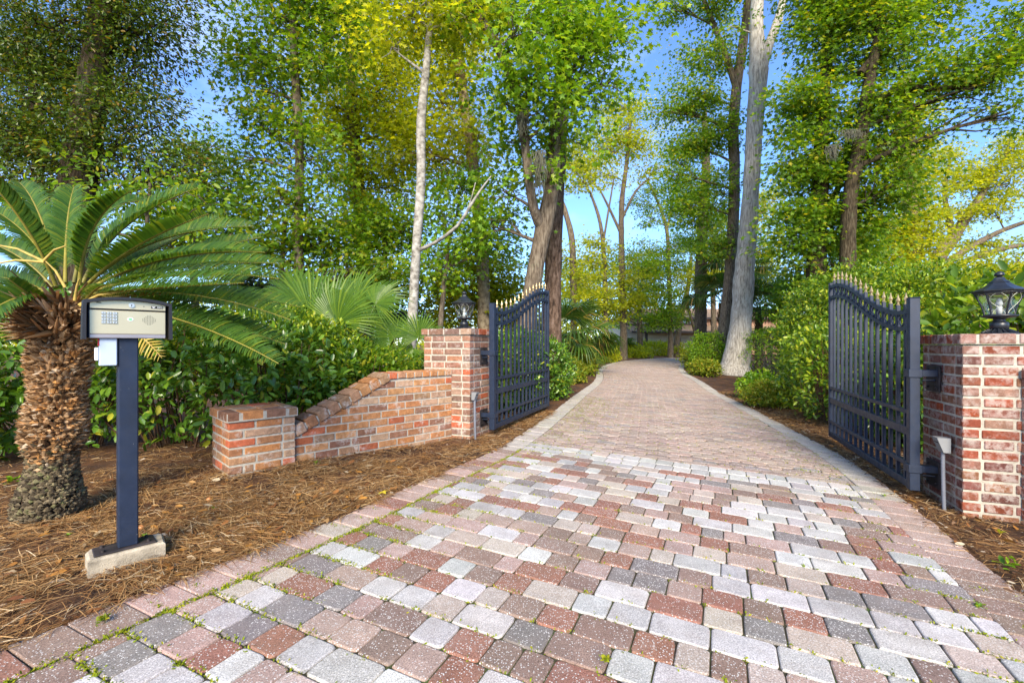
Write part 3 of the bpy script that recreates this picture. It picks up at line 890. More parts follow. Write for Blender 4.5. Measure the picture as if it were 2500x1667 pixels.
# ================================================================== pillar lamps
def make_lamp(label, base, group):
    t = thing('pillar_lamp', label, 'lamp', base, group)
    b = Vector(base); n6 = 6; a0 = .2
    k = MB()
    k.lathe([(.105, 0), (.105, .006), (.088, .010), (.068, .022), (.052, .034)], b, 24)
    for i in range(18):
        a = TAU * i / 18; dx, dy = math.cos(a), math.sin(a)
        k.tube([b + Vector((dx * .095, dy * .095, .012)), b + Vector((dx * .054, dy * .054, .036))], .004, 5)
    k.lathe([(.05, .030), (.050, .078), (.046, .084), (.034, .092), (.03, .104), (.034, .112), (.085, .122), (.098, .130), (.098, .137), (.07, .139)], b, 24)
    k.build('base', M['black'], t)
    zb, zt = .139, .298
    def rr(f): return .076 + (.128 - .076) * (f ** 1.55)
    def cp(i, f, out=0.0):
        a = a0 + TAU * i / n6; r = rr(f) + out
        return b + Vector((r * math.cos(a), r * math.sin(a), zb + (zt - zb) * f))
    c = MB()
    for i in range(n6):
        c.tube([cp(i, f / 8) for f in range(9)], .0062, 6)
    for f, rad_ in ((0, .006), (1, .007)):
        c.tube([cp(i, f) for i in range(n6 + 1)], rad_, 6, caps=False)
    co = c.build('cage', M['black'], t)
    w = MB()
    for i in range(n6):
        for sg in (0, 1):
            path = []
            for j in range(13):
                f = .04 + .92 * j / 12
                u = .5 + (.42 if sg else -.42) * math.cos(math.pi * 1.35 * (j / 12) + .25)
                p = cp(i, f, .0035).lerp(cp(i + 1, f, .0035), u); path.append(p)
            w.tube(path, .0013, 5)
    w.build('wire_scroll', mat_simple('pale_wire', (.5, .52, .42), .35, .3), co)
    for i in range(n6):
        g = MB(); vs = []
        for f in range(9):
            vs += [cp(i, f / 8, -.003), cp(i + 1, f / 8, -.003)]
        g.add(vs, [(2 * f, 2 * f + 1, 2 * f + 3, 2 * f + 2) for f in range(8)])
        g.build('pane', M['glass'], t)
    cd = MB(); cd.lathe([(.016, .139), (.016, .20), (.012, .204)], b, 10); cd.lathe([(.014, .204), (.02, .222), (.012, .25), (.002, .262)], b, 10)
    cd.build('bulb_holder', M['white'], t)
    r = MB()
    r.lathe([(.134, zt + .002), (.148, zt + .010), (.149, zt + .018), (.118, zt + .030), (.080, zt + .050), (.056, zt + .072), (.044, zt + .082)], b, n6, 0, None, False, a0)
    r.lathe([(.054, zt + .078), (.050, zt + .084), (.034, zt + .094), (.026, zt + .112), (.02, zt + .116)], b, n6, 0, None, False, a0)
    ro = r.build('roof', M['black'], t)
    f = MB(); f.lathe([(.012, zt + .112), (.012, zt + .122), (.026, zt + .124), (.028, zt + .134), (.022, zt + .147), (.009, zt + .155), (.002, zt + .157)], b, 14)
    f.build('finial', M['black'], ro)
    return t
LG = 'black pillar lamps'
lp = LTOP + r22 * .07 + Vector((0, 0, 0.002)); make_lamp('small black glass lantern standing on the brown brick pillar by the wing wall', lp, LG)
lp = RTOP + r22 * .03 + Vector((0, 0, 0.002)); make_lamp('black lantern with wire scrolls on its panes, standing on the red brick pillar', lp, LG)

# ================================================================== photo-eye sensors on conduits
def make_sensor(label, x, y, h, face, size=.075, lean=0.0):
    z0 = gh(x, y) - .03
    t = thing('gate_sensor', label, 'gate sensor', (x, y, z0), 'grey gate sensors on conduits')
    o = Vector((x, y, z0)); ez = Vector((0, 0, 1)); f = Vector((face.x, face.y, 0)).normalized(); sd = ez.cross(f)
    c = MB()
    path = [o + sd * (lean * (1 - i / 40) ** 2) + ez * (h - .03) * i / 40 for i in range(41)]
    c.tube(path, [.0115 + (.0016 if i % 2 else 0) for i in range(41)], 10)
    c.build('conduit', M['grey_conduit'], t)
    k = MB(); w, d, hh = size, size * .7, size * 1.25
    cz = o + ez * (h + hh / 2 - .03)
    poly = [(-d / 2, -hh * .5), (d * .2, -hh * .5), (d * .8, hh * .42), (d * .8, hh * .5), (-d / 2, hh * .5)]
    k.prism(poly, cz, f, ez, sd, w, 0, None, .003)
    k.build('housing', M['grey_plastic'], t)
    e = MB(); e.box(cz + f * (d * .36) - ez * hh * .02 , (.006, w * .66, hh * .55), ((f * math.cos(.62) - ez * math.sin(.62)).normalized(), sd, (ez * math.cos(.62) + f * math.sin(.62))), 0)
    e.build('lens', M['pane'], t)
    return t
sp = LPC + d22 * .03 + r22 * .045; make_sensor('slim grey sensor box on a thin grey pipe beside the brown brick pillar', sp.x, sp.y, .50, r22, .07, .02)
sp = RPC + d22 * .13 - r22 * .055; make_sensor('larger grey sensor box on a ribbed pipe beside the red brick pillar', sp.x, sp.y, .47, -r22, .085, .02)

# ================================================================== entry intercom on its post
def text_mesh(name, body, size, o, ex, ey, ez, mat, parent, ext=.0008, align='CENTER'):
    cu = bpy.data.curves.new(name, 'FONT'); cu.body = body; cu.size = size; cu.extrude = ext
    cu.align_x = align; cu.align_y = 'CENTER'
    ob = bpy.data.objects.new(name + '_tmp', cu); COL.objects.link(ob)
    dg = bpy.context.evaluated_depsgraph_get()
    me = bpy.data.meshes.new_from_object(ob.evaluated_get(dg)); bpy.data.objects.remove(ob)
    off = parent_loc(parent); rot = Matrix((ex, ey, ez)).transposed()
    for v in me.vertices: v.co = rot @ v.co + Vector(o) - off
    me.materials.clear(); me.name = name
    return link(name, me, mat, parent, off)
ea = rad(46); ie = Vector((math.cos(ea), math.sin(ea), 0)); inn = Vector((math.sin(ea), -math.cos(ea), 0)); ez = Vector((0, 0, 1))
ib = Vector((-1.838, 2.175, 0))
zb0 = -.05
T = thing('entry_intercom', 'steel keypad intercom under a black hood on a dark square post', 'intercom', (ib.x, ib.y, zb0))
blk = thing('concrete_footing', 'rough pale concrete block half sunk in the pine straw under the intercom post', 'concrete block', (ib.x, ib.y, -.08))
mb = MB(); c0 = ib + inn * .0
n = 9; pts = []
poly = [(-.142, -.075), (.135, -.075), (.145, .055), (.138, .075), (-.135, .078), (-.146, .05)]
mb.prism(poly, Vector((ib.x, ib.y, .014)), ie, -inn, ez, .148, 0, None, .010)
mb.build('block', M['concrete'], blk)
mb = MB(); mb.box(Vector((ib.x, ib.y, .0925)) - ie * .01, (.225, .115, .010), (ie, -inn, ez), 0, None, .003)
for a in (-.09, .075):
    for b in (-.03, .035): mb.tube([Vector((ib.x, ib.y, .0965)) + ie * a + inn * b, Vector((ib.x, ib.y, .108)) + ie * a + inn * b], .008, 6)
mb.build('base_plate', M['iron_rust'], T)
mb = MB(); mb.box(Vector((ib.x, ib.y, .59)), (.0745, .0745, .99), (ie, -inn, ez), 0, None, .005); mb.build('post', M['iron'], T)
bc = ib + inn * .055 + ez * 1.16
def ip(a, b, c): return bc + ie * a + ez * b + inn * c      # right, up, towards the drive
mb = MB()
mb.box(ip(0, -.004, -.045), (.285, .09, .158), (ie, -inn, ez), 0, None, .004); mb.build('box_body', M['iron'], T)
# black hood: bowed top, two side cheeks
mb = MB(); n = 12; vs = []; fs = []
HW = .158
def hoodz(a): return .1065 - .020 * (abs(a) / HW) ** 2.2
prof = [(-HW + HW * 2 * i / n, hoodz(-HW + HW * 2 * i / n)) for i in range(n + 1)]
outer = [(-HW - .004, -.088)] + [(-HW - .002, .04)] + prof + [(HW + .002, .04)] + [(HW + .004, -.088)]
inner = [(-HW + .010, -.088)] + [(-HW + .010, .04)] + [(a * .93, z - .013) for a, z in prof] + [(HW - .010, .04)] + [(HW - .010, -.088)]
for d in (-.095, .032):
    for a, z in outer: vs.append(ip(a, z, d))
    for a, z in inner: vs.append(ip(a, z, d))
m_ = len(outer)
for i in range(m_ - 1):
    o0, i0, o1, i1 = i, m_ + i, 2 * m_ + i, 3 * m_ + i
    fs += [(o0, o0 + 1, o1 + 1, o1), (i0, i1, i1 + 1, i0 + 1), (o1, o1 + 1, i1 + 1, i1), (o0, i0, i0 + 1, o0 + 1)]
fs += [(0, 2 * m_, 3 * m_, m_), (m_ - 1, 2 * m_ - 1, 4 * m_ - 1, 3 * m_ - 1)]
mb.add(vs, fs); mb.build('hood', M['rubber'], T)
# lid strip (upper) and faceplate (lower)
mb = MB(); lid = [(-.137, .052)] + [(.137, .052)] + [(a, hoodz(a) - .0150) for a in (.137, .1, .06, .02, -.02, -.06, -.1, -.137)]
mb.prism(lid, ip(0, 0, .006), ie, ez, inn, .012, 0, None, .002)
lidp = mb.build('lid', M['steel'], T)
mb = MB(); mb.box(ip(0, -.009, .002), (.274, .010, .108), (ie, -inn, ez), 0, None, .0015)
face = mb.build('faceplate', M['steel'], T)
mb = MB(); mb.box(ip(0, -.073, .002), (.274, .010, .018), (ie, -inn, ez), 0, None, .0015); mb.build('lower_strip', M['steel_dull'], T)
mb = MB(); mb.box(ip(0, .0485, .001), (.274, .006, .0055), (ie, -inn, ez), 0); mb.build('seam', M['ink'], T)
def disc(mb, a, b, r, d0, d1, n=14, rx=1.0):
    vs = [ip(a + r * rx * math.cos(TAU * k / n), b + r * math.sin(TAU * k / n), d0) for k in range(n)] + [ip(a + r * rx * math.cos(TAU * k / n), b + r * math.sin(TAU * k / n), d1) for k in range(n)]
    mb.add(vs, [tuple(range(n, 2 * n))] + [(k, (k + 1) % n, n + (k + 1) % n, n + k) for k in range(n)])
mb = MB(); disc(mb, .008, .071, .0115, .0125, .016); disc(mb, .008, .071, .0085, .016, .018); lk = mb.build('lock', M['button'], lidp)
mb = MB(); disc(mb, .008, .0725, .0024, .018, .0184); mb.box(ip(.008, .0685, .0182), (.0022, .0006, .008), (ie, -inn, ez)); mb.build('keyhole', M['ink'], lk)
mb = MB(); disc(mb, .053, .0685, .0022, .0122, .0128, 10); mb.build('camera_pinhole', M['ink'], lidp)
mb = MB(); mb.prism([(-.010, -.002), (.010, -.002), (.006, .0025), (-.006, .003)], ip(-.106, .0775, .0128), ie, ez, inn, .0012); mb.build('visor_slot', M['ink'], lidp)
mb = MB(); mb.box(ip(.103, .0665, .0128), (.046, .0016, .0115), (ie, -inn, ez), 0, None, .0005); bd = mb.build('badge', M['ink'], lidp)
text_mesh('badge_lettering', 'DKS', .0112, ip(.1135, .0668, .0140), (ie + ez * .0).normalized(), ez, inn, M['white'], bd, .0004)
mb = MB(); mb.prism([(-.007, .001), (.000, -.0030), (.006, .001), (.007, .0032), (-.007, .0032)], ip(.090, .066, .0140), ie, ez, inn, .0006); mb.build('badge_mark', M['white'], bd)
keys = ['1', '2', '3', '4', '5', '6', '7', '8', '9', '*', '0', '#']
for i, ch in enumerate(keys):
    a = -.090 + (i % 3) * .0195; b = .0325 - (i // 3) * .0142
    mb = MB(); mb.box(ip(a, b, .0085), (.0165, .006, .0118), (ie, -inn, ez), 0, None, .0012)
    ko = mb.build('key', M['button'], face)
    if ch:
        tm = text_mesh('key_digit', ch, .0105, ip(a, b - (.002 if ch == '*' else 0), .0117), ie, ez, inn, M['ink'], face, .0003)
mb = MB(); disc(mb, .004, .0065, .0085, .006, .0085, 18, 1.35); cb = mb.build('call_button', M['white'], face)
mb = MB(); disc(mb, .004, .0065, .0055, .0086, .0092, 16, 1.35); mb.build('call_symbol', M['green_led'], cb)
mb = MB()
for i in range(-4, 5):
    for j in range(-4, 5):
        if i * i + j * j <= 17: disc(mb, .0735 + i * .0059, .0045 + j * .0052, .0015, .0070, .0074, 7)
mb.build('speaker_holes', M['ink'], face)
mb = MB(); mb.box(ib + ez * 1.015 - ie * .072 + inn * .022, (.062, .048, .128), (ie, -inn, ez), 0, None, .003); jb = mb.build('junction_box', M['pale_box'], T)
mb = MB(); mb.box(ib + ez * 1.005 - ie * .111 + inn * .03, (.014, .03, .06), (ie, -inn, ez), 0, None, .003); mb.build('latch', M['white'], jb)
mb = MB(); mb.box(ib + ez * 1.06 - ie * .1055 + inn * .03, (.005, .03, .035), (ie, -inn, ez)); mb.build('warning_strip', M['red'], jb)

# ================================================================== sago palm
def bez(a, b, c, t): return a * (1 - t) ** 2 + b * (2 * t * (1 - t)) + c * t * t
cb_ = Vector((*G(118, 1258), 0)); ctop = D(150, 705, 2.72)
T = thing('sago_palm', 'sago palm with a stout shaggy brown trunk and long arching dark green fronds, left foreground', 'sago palm', (cb_.x, cb_.y, -.04))
mb = MB(); mb.tube([cb_.lerp(ctop, t) + Vector((0, 0, -.04 * (1 - t))) for t in (0, .25, .5, .75, 1.04)], [.130, .108, .102, .110, .09], 16)
core = mb.build('trunk_core', M['core_brown'], T)
mb = MB(); mlow = MB(); NS = 4300
for i in range(NS):
    t = (i + .5) / NS; a = i * 2.39996 + U(-.15, .15)
    c = cb_.lerp(ctop, t * 1.02); r = .128 + .012 * math.sin(t * 19) + .022 * max(0, .3 - t) / .3 + .018 * max(0, t - .75) * 4 + (.012 if t < .1 else 0)
    o_ = Vector((math.cos(a), math.sin(a), 0)); tg = Vector((-math.sin(a), math.cos(a), 0))
    p = c + o_ * (r - .012)
    ln = (U(.012, .020) if t < .30 else U(.022, .046) if t < .84 else U(.05, .19)); w = U(.010, .024)
    tip = p + o_ * ln + Vector((0, 0, U(-.3, .9) * ln)) + tg * U(-.5, .5) * ln
    vs = [p + tg * w, p - tg * w, p + Vector((0, 0, w * .9)), p - Vector((0, 0, w * .9)), tip, tip + tg * w * .5]
    (mlow if t + U(-.07, .07) < .30 else mb).add(vs, [(0, 2, 4, 5), (2, 1, 4), (1, 3, 4), (3, 0, 5, 4)], 0)
mb.build('leaf_base_scales', M['scale'], T)
mlow.build('worn_leaf_bases', islandmat('worn_scale', [(0, (.035, .026, .018)), (.5, (.11, .085, .05)), (.85, (.19, .15, .09)), (1, (.12, .12, .05))], .9), T)
crown_c = ctop + Vector((0, 0, .04))
def frond(basep, mid, tip, half=.14, npair=92, mat=None, rach=None):
    mat = mat or L_CYCAD
    bend = Vector((U(-.03, .03), U(-.03, .03), U(-.02, .03)))
    pos = []; axs = []; nn = []; sz = []
    pts = [bez(basep, mid + bend, tip, t) for t in np.linspace(0, 1, 26)]
    hor = tip - basep; hor.z = 0
    if hor.length > 1e-3: hor.normalize()
    ref0 = (Vector((0, 0, 1)) * .75 - hor * .55 + Vector((U(-.2, .2) + .15, U(-.2, .2) - .50, 0))).normalized()
    for j in range(npair):
        t = .10 + .90 * j / npair
        p = bez(basep, mid + bend, tip, t); q = bez(basep, mid + bend, tip, min(1, t + .02)); tg = (q - bez(basep, mid + bend, tip, t - .02)).normalized()
        up = ref0 - tg * ref0.dot(tg); up.normalize(); sd = tg.cross(up)
        L = half * min(1, .35 + 3.2 * (t - .08)) * (1 - .62 * max(0, (t - .72) / .28) ** 1.6)
        for sg in (1, -1):
            d = sd * sg * .86 + tg * (.42 + .35 * t) + up * .34 + Vector((U(-.06, .06), U(-.06, .06), U(-.06, .06)))
            pos.append(p); axs.append(d); nn.append(up + sd * (-sg * .35)); sz.append(L * U(.93, 1.06))
    f = leaves('frond', pos, axs, nn, sz, 'blade', mat, T)
    r = MB(); r.tube(pts, [.011 - .0085 * (i / 25) for i in range(26)], 6); r.build('rachis', rach or M['rachis'], f)
    return f
FR = [((200,695),(430,705),(640,835),2.35),((200,690),(440,650),(690,705),2.95),((196,690),(350,600),(600,545),3.3),((128,655),(62,500),(-50,392),2.30),((182,655),(185,500),(300,440),2.55),((190,650),(255,500),(455,432),2.95),((195,660),(270,560),(478,492),2.25),
      ((195,660),(330,520),(582,520),3.05),((198,668),(370,560),(608,580),2.75),((200,672),(400,610),(640,640),2.40),((200,676),(400,590),(648,606),3.15),
      ((200,684),(430,655),(668,735),2.60),((200,690),(430,720),(655,790),2.75),((120,660),(50,565),(-70,550),2.70),((115,680),(60,620),(-90,640),2.95),
      ((120,695),(60,660),(-60,745),2.30),((170,650),(215,470),(330,462),3.35),((140,650),(110,470),(45,420),3.35),((195,662),(320,590),(505,500),3.4),
      ((200,676),(330,650),(560,650),2.15),((110,690),(40,690),(-90,790),2.6),((195,690),(380,690),(610,700),3.3),((150,650),(150,500),(170,430),3.3),((130,660),(90,540),(-20,480),3.1)]
for (b0, m0, t0, yt) in FR:
    yb = 2.72 + (yt - 2.72) * .12
    frond(D(*b0, yb), D(*m0, 2.72 + (yt - 2.72) * .55), D(*t0, yt), U(.125, .15))
# short front fronds, cut stalks and the dead hanging frond
frond(D(190,700,2.62), D(215,650,2.5), D(258,655,2.38), .075, 50)
frond(D(110,700,2.62), D(70,680,2.45), D(20,640,2.35), .08, 55)
frond(D(196,705,2.60), D(300,730,2.52), D(372,822,2.56), .09, 26, islandmat('dead_leaflet', [(0, (.28, .20, .04)), (.6, (.42, .32, .07)), (1, (.5, .42, .14))]), M['stalk_dry'])
mb = MB()
for (a, b) in (((172,690),(182,640)), ((182,700),(270,672)), ((100,600),(-20,560)), ((100,600),(150,565)), ((185,702),(260,690)), ((102,602),(-30,610)), ((150,660),(105,600))):
    p0, p1 = D(*a, 2.5), D(*b, 2.46); mb.tube([p0, p0.lerp(p1, .5) + Vector((0, 0, .02)), p1], [.008, .006, .003], 6)
mb.build('cut_stalks', M['stalk_dry'], T)

# ================================================================== fan palms
def fan_leaf(parent, root, hub, axis, normal, R, nseg=38, spread=230, mat=None, droop=.12, pet=M['petiole'], tips=.12):
    mat = mat or L_FAN
    axis = Vector(axis).normalized(); normal = Vector(normal); normal = (normal - axis * normal.dot(axis)).normalized(); side = normal.cross(axis)
    mb = MB(); hub = Vector(hub); sp = rad(spread)
    for j in range(nseg):
        ph = -sp / 2 + sp * (j + .5) / nseg
        Rj = R * (1 - .22 * (abs(ph) / (sp / 2)) ** 2) * U(.90, 1.06)
        dr = axis * math.cos(ph) + side * math.sin(ph); cr = side * math.cos(ph) - axis * math.sin(ph)
        vs = []
        dd = droop * U(.7, 1.5)
        for f, wf in ((.03, .05), (.35, .37), (.58, .56), (.80, .34), (1.0, .02)):
            r = Rj * f; w = wf * Rj * sp / nseg * .86
            z = .10 * R * f * (1 - f) * 2 - dd * R * max(0, f - .55) ** 1.6 * 2.2
            base = hub + dr * r + normal * z + Vector((0, 0, -dd * R * max(0, f - .5) ** 2 * 1.6))
            vs += [base + cr * w * .5 + normal * w * .28, base, base - cr * w * .5 + normal * w * .28]
        fs = []
        for k in range(4):
            a = k * 3; fs += [(a, a + 1, a + 4, a + 3), (a + 1, a + 2, a + 5, a + 4)]
        mb.add(vs, fs)
    o = mb.build('fan_leaf', mat, parent)
    if root is not None:
        p = MB(); root = Vector(root); p.tube([root, root.lerp(hub, .55) + Vector((0, 0, .06 * (hub - root).length)), hub, hub + axis * R * .1], [.012, .010, .008, .004], 6)
        p.build('petiole', pet, o)
    return o
def fan_palm(label, base, fans, name='fan_palm', cat='fan palm', group=None, **kw):
    T = thing(name, label, cat, base, group)
    for (hub, axis, nml, R) in fans:
        fan_leaf(T, Vector(base) + Vector((0, 0, .3)), hub, axis, nml, R, **kw)
    return T
b = D(770, 905, 5.9); b.z = gh(b.x, b.y)
fan_palm('large bright green fan palm spreading big pleated leaves above the hedge', b, [
    (D(715, 728, 5.9), (-.25, .1, 1), (.35, -.8, .35), .82), (D(775, 742, 5.7), (.10, -.1, 1), (-.15, -.8, .55), .74), (D(862, 700, 6.1), (.85, .1, .75), (-.2, -.8, .65), .56),
    (D(690, 690, 6.3), (-.8, .2, .75), (.1, -1, .3), .7), (D(815, 700, 6.4), (.4, .1, .95), (0, -1, .3), .62)], nseg=40, spread=200, droop=.2)
b = D(925, 860, 6.0); b.z = gh(b.x, b.y)
fan_palm('smaller fan palm with drooping tan tipped leaves close beside the brown brick pillar', b, [
    (D(962, 775, 5.85), (-.15, -.1, 1), (.15, -1, .35), .40), (D(905, 775, 6.0), (-.6, 0, .7), (.1, -1, .6), .44), (D(950, 800, 5.9), (-.5, 0, -.6), (-.3, -1, .5), .40),
    (D(880, 790, 6.1), (-.9, 0, -.3), (0, -1, .7), .42), (D(985, 790, 6.1), (.8, 0, .5), (0, -1, .4), .36), (D(850, 745, 6.3), (-.3, .2, .8), (.1, -1, .4), .42)], nseg=34, droop=.26)
def palmetto(label, c, n, R, hgt, name='palmetto', cat='palmetto', trunk=0.0, group='palmettos beyond the gate', mat=None, spreadz=.9):
    z = gh(c[0], c[1]); T = thing(name, label, cat, (c[0], c[1], z), group)
    top = Vector((c[0], c[1], z + trunk + .15))
    if trunk:
        mb = MB(); mb.tube([(c[0], c[1], z - .05), (c[0] + .05, c[1], z + trunk * .5), (c[0], c[1], z + trunk + .1)], [.19, .17, .15], 12, 0, None, True, True, .06)
        for i in range(90):
            a = U(0, TAU); zz = z + trunk * random.random() ** .7; o_ = Vector((math.cos(a), math.sin(a), 0)); p = Vector((c[0], c[1], zz)) + o_ * .15; tg = Vector((-math.sin(a), math.cos(a), 0))
            mb.add([p + tg * .05, p - tg * .05, p + o_ * .12 + Vector((0, 0, .24))], [(0, 1, 2)])
        mb.build('trunk', M['boot'], T)
    for i in range(n):
        a = i * 2.4 + U(-.3, .3); el = U(-.35, 1.25) if trunk else U(.15, 1.35)
        d = Vector((math.cos(a) * math.cos(el), math.sin(a) * math.cos(el), math.sin(el) * spreadz))
        hub = top + d * hgt * U(.75, 1.1)
        ax = (d + Vector((0, 0, -.25))).normalized()
        nm = (Vector((0, 0, 1)) - d * .6 + Vector((U(-.3, .3), U(-.3, .3), 0)))
        fan_leaf(T, top, hub, ax, nm, R * U(.85, 1.1), 26, 240, mat or L_PALM, .30)
    return T
palmetto('dark palmetto with long split fans just past the left gate leaf', (2.0, 16.3), 22, 1.0, 1.15, trunk=1.0)
palmetto('low spreading palmetto right of the dark one, in front of the ferns', (.9, 14.2), 14, .75, .6)
palmetto('palmetto clump in the dim bed left of the bend', (2.3, 19.8), 16, 1.0, 1.0)
palmetto('sunlit palmetto clump close to the bend of the drive', (4.3, 25.5), 16, 1.1, 1.0)
palmetto('farthest palmetto clump, before the tan house', (8.3, 35.5), 14, 1.3, 1.0)
palmetto('cabbage palm with a booted trunk partly hidden left of the big grey tree', (10.4, 22.6), 22, 1.0, 1.2, 'cabbage_palm', 'palm tree', 3.1, 'cabbage palms behind the grey tree')
palmetto('cabbage palm with a booted trunk just right of the big grey tree', (11.6, 21.4), 24, 1.0, 1.2, 'cabbage_palm', 'palm tree', 2.7, 'cabbage palms behind the grey tree')
palmetto('tall cabbage palm whose fans show high right of the big grey tree', (12.0, 24.5), 24, 1.1, 1.3, 'cabbage_palm', 'palm tree', 4.9, 'cabbage palms behind the grey tree')

# ================================================================== hedges and bushes
def bush(name, label, cat, ells, mat, L, cover=2.6, shape='oval', p=2.6, group=None, stems=30, stemmat=None, ros=5, inner=.70, low=0.0, topmat=None, droopy=0.0):
    cx, cy = ells[0][0], ells[0][1]
    T = thing(name, label, cat, (cx, cy, gh(cx, cy)), group)
    pos = []; axs = []; nn = []; st = MB()
    for (x, y, z, a, b, c) in ells:
        g0 = gh(x, y)
        ap = 1.6075; area = 4 * math.pi * (((a * b) ** ap + (a * c) ** ap + (b * c) ** ap) / 3) ** (1 / ap)
        n = int(cover * area / (.36 * L * L) / ros)
        dr = rnd_dirs(n); k = (np.abs(dr) ** p).sum(1) ** (-1 / p)
        ph = RNG.uniform(0, 6, 6)
        bumpy = 1 + .09 * np.sin(dr[:, 0] * 6 + ph[0]) * np.sin(dr[:, 2] * 7 + ph[1]) + .07 * np.sin(dr[:, 1] * 11 + ph[2] + dr[:, 2] * 5) + .04 * np.sin(dr[:, 0] * 17 + ph[3])
        r = k * bumpy * (1 - (1 - inner) * RNG.random(n) ** 1.3)
        loose = RNG.random(n) < .06; r = np.where(loose, r * RNG.uniform(1.0, 1.13, n), r)
        tip = dr * r[:, None] * np.array([a, b, c]) + np.array([x, y, z])
        out = nrm(dr / np.array([a, b, c])); keep = tip[:, 2] > g0 + .03 + low * RNG.random(n)
        keep &= (tip[:, 2] > z - .1 * c) | (RNG.random(n) < (1 - .55 * (low > 0)))
        tip, out = tip[keep], out[keep]
        for _ in range(ros):
            d = nrm(out * .55 + RNG.normal(size=out.shape) * .75 + np.array([0, 0, .12 - droopy]))
            pos.append(tip + d * L * .12 + RNG.normal(size=out.shape) * L * .3); axs.append(d); nn.append(out * .5 + np.array([0, 0, .9]) + RNG.normal(size=out.shape) * .45)
        for _ in range(int(stems * a / max(.3, a)) if stems else 0):
            u, v = U(-.7, .7), U(-.7, .7); p0 = Vector((x + u * a * .5, y + v * b * .6, g0 - .02)); p1 = Vector((x + u * a, y + v * b, z + c * U(.2, .85)))
            mid = p0.lerp(p1, .5) + Vector((U(-.1, .1), U(-.1, .1), 0)) * a
            st.tube([p0, mid, p1], [.009 * (L / .085), .007 * (L / .085), .003], 5)
    leaves('foliage', np.concatenate(pos), np.concatenate(axs), np.concatenate(nn), RNG.uniform(.7, 1.15, sum(len(q) for q in pos)) * L, shape, mat, T)
    if st.v: st.build('stems', stemmat or M['stem_red'], T)
    return T
bush('hedge', 'tall glossy leaved hedge running behind the low brick end pier and the intercom', 'hedge', [(-3.5, 4.95, .66, 1.3, .85, .70), (-2.55, 5.0, .60, .85, .8, .62), (-4.6, 4.5, .70, 1.1, .9, .82)], L_GLOSS, .10, 1.9, low=.16)
bush('shrub', 'lighter green shrub growing behind the sloping part of the brick wing wall', 'shrub', [(-1.85, 5.35, .5, .75, .6, .54), (-1.2, 6.0, .45, .6, .5, .5)], L_MID, .062, 2.5, group='shrubs along the boundary')
bush('shrub', 'bright yellow green shrub topping the hedge in front of the large fan palm', 'shrub', [(-3.1, 5.5, .98, 1.05, .55, .52), (-2.3, 5.5, .80, .6, .5, .48)], L_MIX, .055, 2.3, group='shrubs along the boundary', stems=0)
bush('shrub', 'dark shrub at the left edge of the photo behind the sago palm', 'shrub', [(-5.4, 3.9, .55, 1.0, .8, .62)], L_GLOSS, .095, 2.0, group='shrubs along the boundary')
bush('hedge', 'leafy hedge showing through the bars of the left gate leaf', 'hedge', [(.0, 7.55, .60, .50, .9, .66), (.62, 9.0, .52, .55, .75, .62)], L_GLOSS, .075, 2.6, group='hedges inside the gate')
bush('hedge', 'rounded bright hedge at the inner end of the right gate leaf', 'hedge', [(4.75, 6.75, .58, .62, .75, .72), (5.55, 7.9, .6, .6, .8, .74)], L_MIX, .078, 2.1, group='hedges inside the gate', low=.08)
bush('hedge', 'dark hedge seen through the bars of the right gate leaf', 'hedge', [(4.75, 5.2, .5, .55, 1.0, .70)], L_GLOSS, .08, 2.4, group='hedges inside the gate')
bush('shrub', 'big leaved evergreen shrub behind the right pillar lamp', 'shrub', [(5.2, 4.75, .85, .85, .75, .84), (6.3, 4.7, .95, 1.0, .8, 1.0)], L_MIX, .135, 2.2, group='evergreen shrubs on the right')
bush('shrub', 'tall bright green shrub rising behind the right gate leaf', 'shrub', [(7.2, 9.6, 1.25, 1.5, 1.1, 1.42), (8.7, 9.4, 1.3, 1.3, 1.1, 1.35)], L_MIX, .085, 2.3, 'oval', 2.2, 'evergreen shrubs on the right')
bush('shrub', 'tall bushy evergreen between the palms and the right gate leaf', 'shrub', [(7.75, 11.6, 1.2, .72, .9, 1.5), (9.6, 12.5, 1.3, 1.3, 1.0, 1.7)], L_GLOSS, .10, 2.6, 'oval', 2.2, 'evergreen shrubs on the right')
bush('azalea', 'flat topped azalea with bare twiggy sides right of the big grey tree', 'azalea', [(10.05, 17.2, .85, 1.35, 1.0, .80)], L_BRI, .07, 1.5, 'oval', 3.2, None, 120, M['moss_grey'], 5, .8, .5)
bush('azalea', 'small rounded azalea left of the big grey tree trunk', 'azalea', [(8.35, 19.4, .66, .78, .7, .84)], L_BRI, .09, 2.6, 'oval', 2.6)
bush('fern_clump', 'feathery bright green fern clump below the azalea', 'fern', [(5.2, 9.55, .18, .46, .45, .26)], L_BRI, .10, 2.2, 'oval', 2, 'ferns along the drive', 0, None, 5, .5)
bush('fern_clump', 'low pale fern clump beside the right hedge', 'fern', [(4.75, 8.4, .12, .5, .4, .24)], L_FERN, .06, 2.2, 'oval', 2, 'ferns along the drive', 0, None, 5, .5)
bush('fern_clump', 'ferns bordering the drive just past the left gate leaf', 'fern', [(.75, 10.3, .22, .55, .9, .36)], L_FERN, .09, 2.4, 'oval', 2, 'ferns along the drive', 0, None, 5, .5)
bush('fern_clump', 'ferns under the dark palmetto on the left of the drive', 'fern', [(1.5, 13.0, .25, .6, 1.2, .38)], L_FERN, .10, 2.2, 'oval', 2, 'ferns along the drive', 0, None, 5, .5)
bush('fern_clump', 'fern bank on the outside of the bend', 'fern', [(2.2, 16.4, .28, .8, 1.6, .42)], L_FERN, .12, 2.2, 'oval', 2, 'ferns along the drive', 0, None, 5, .5)
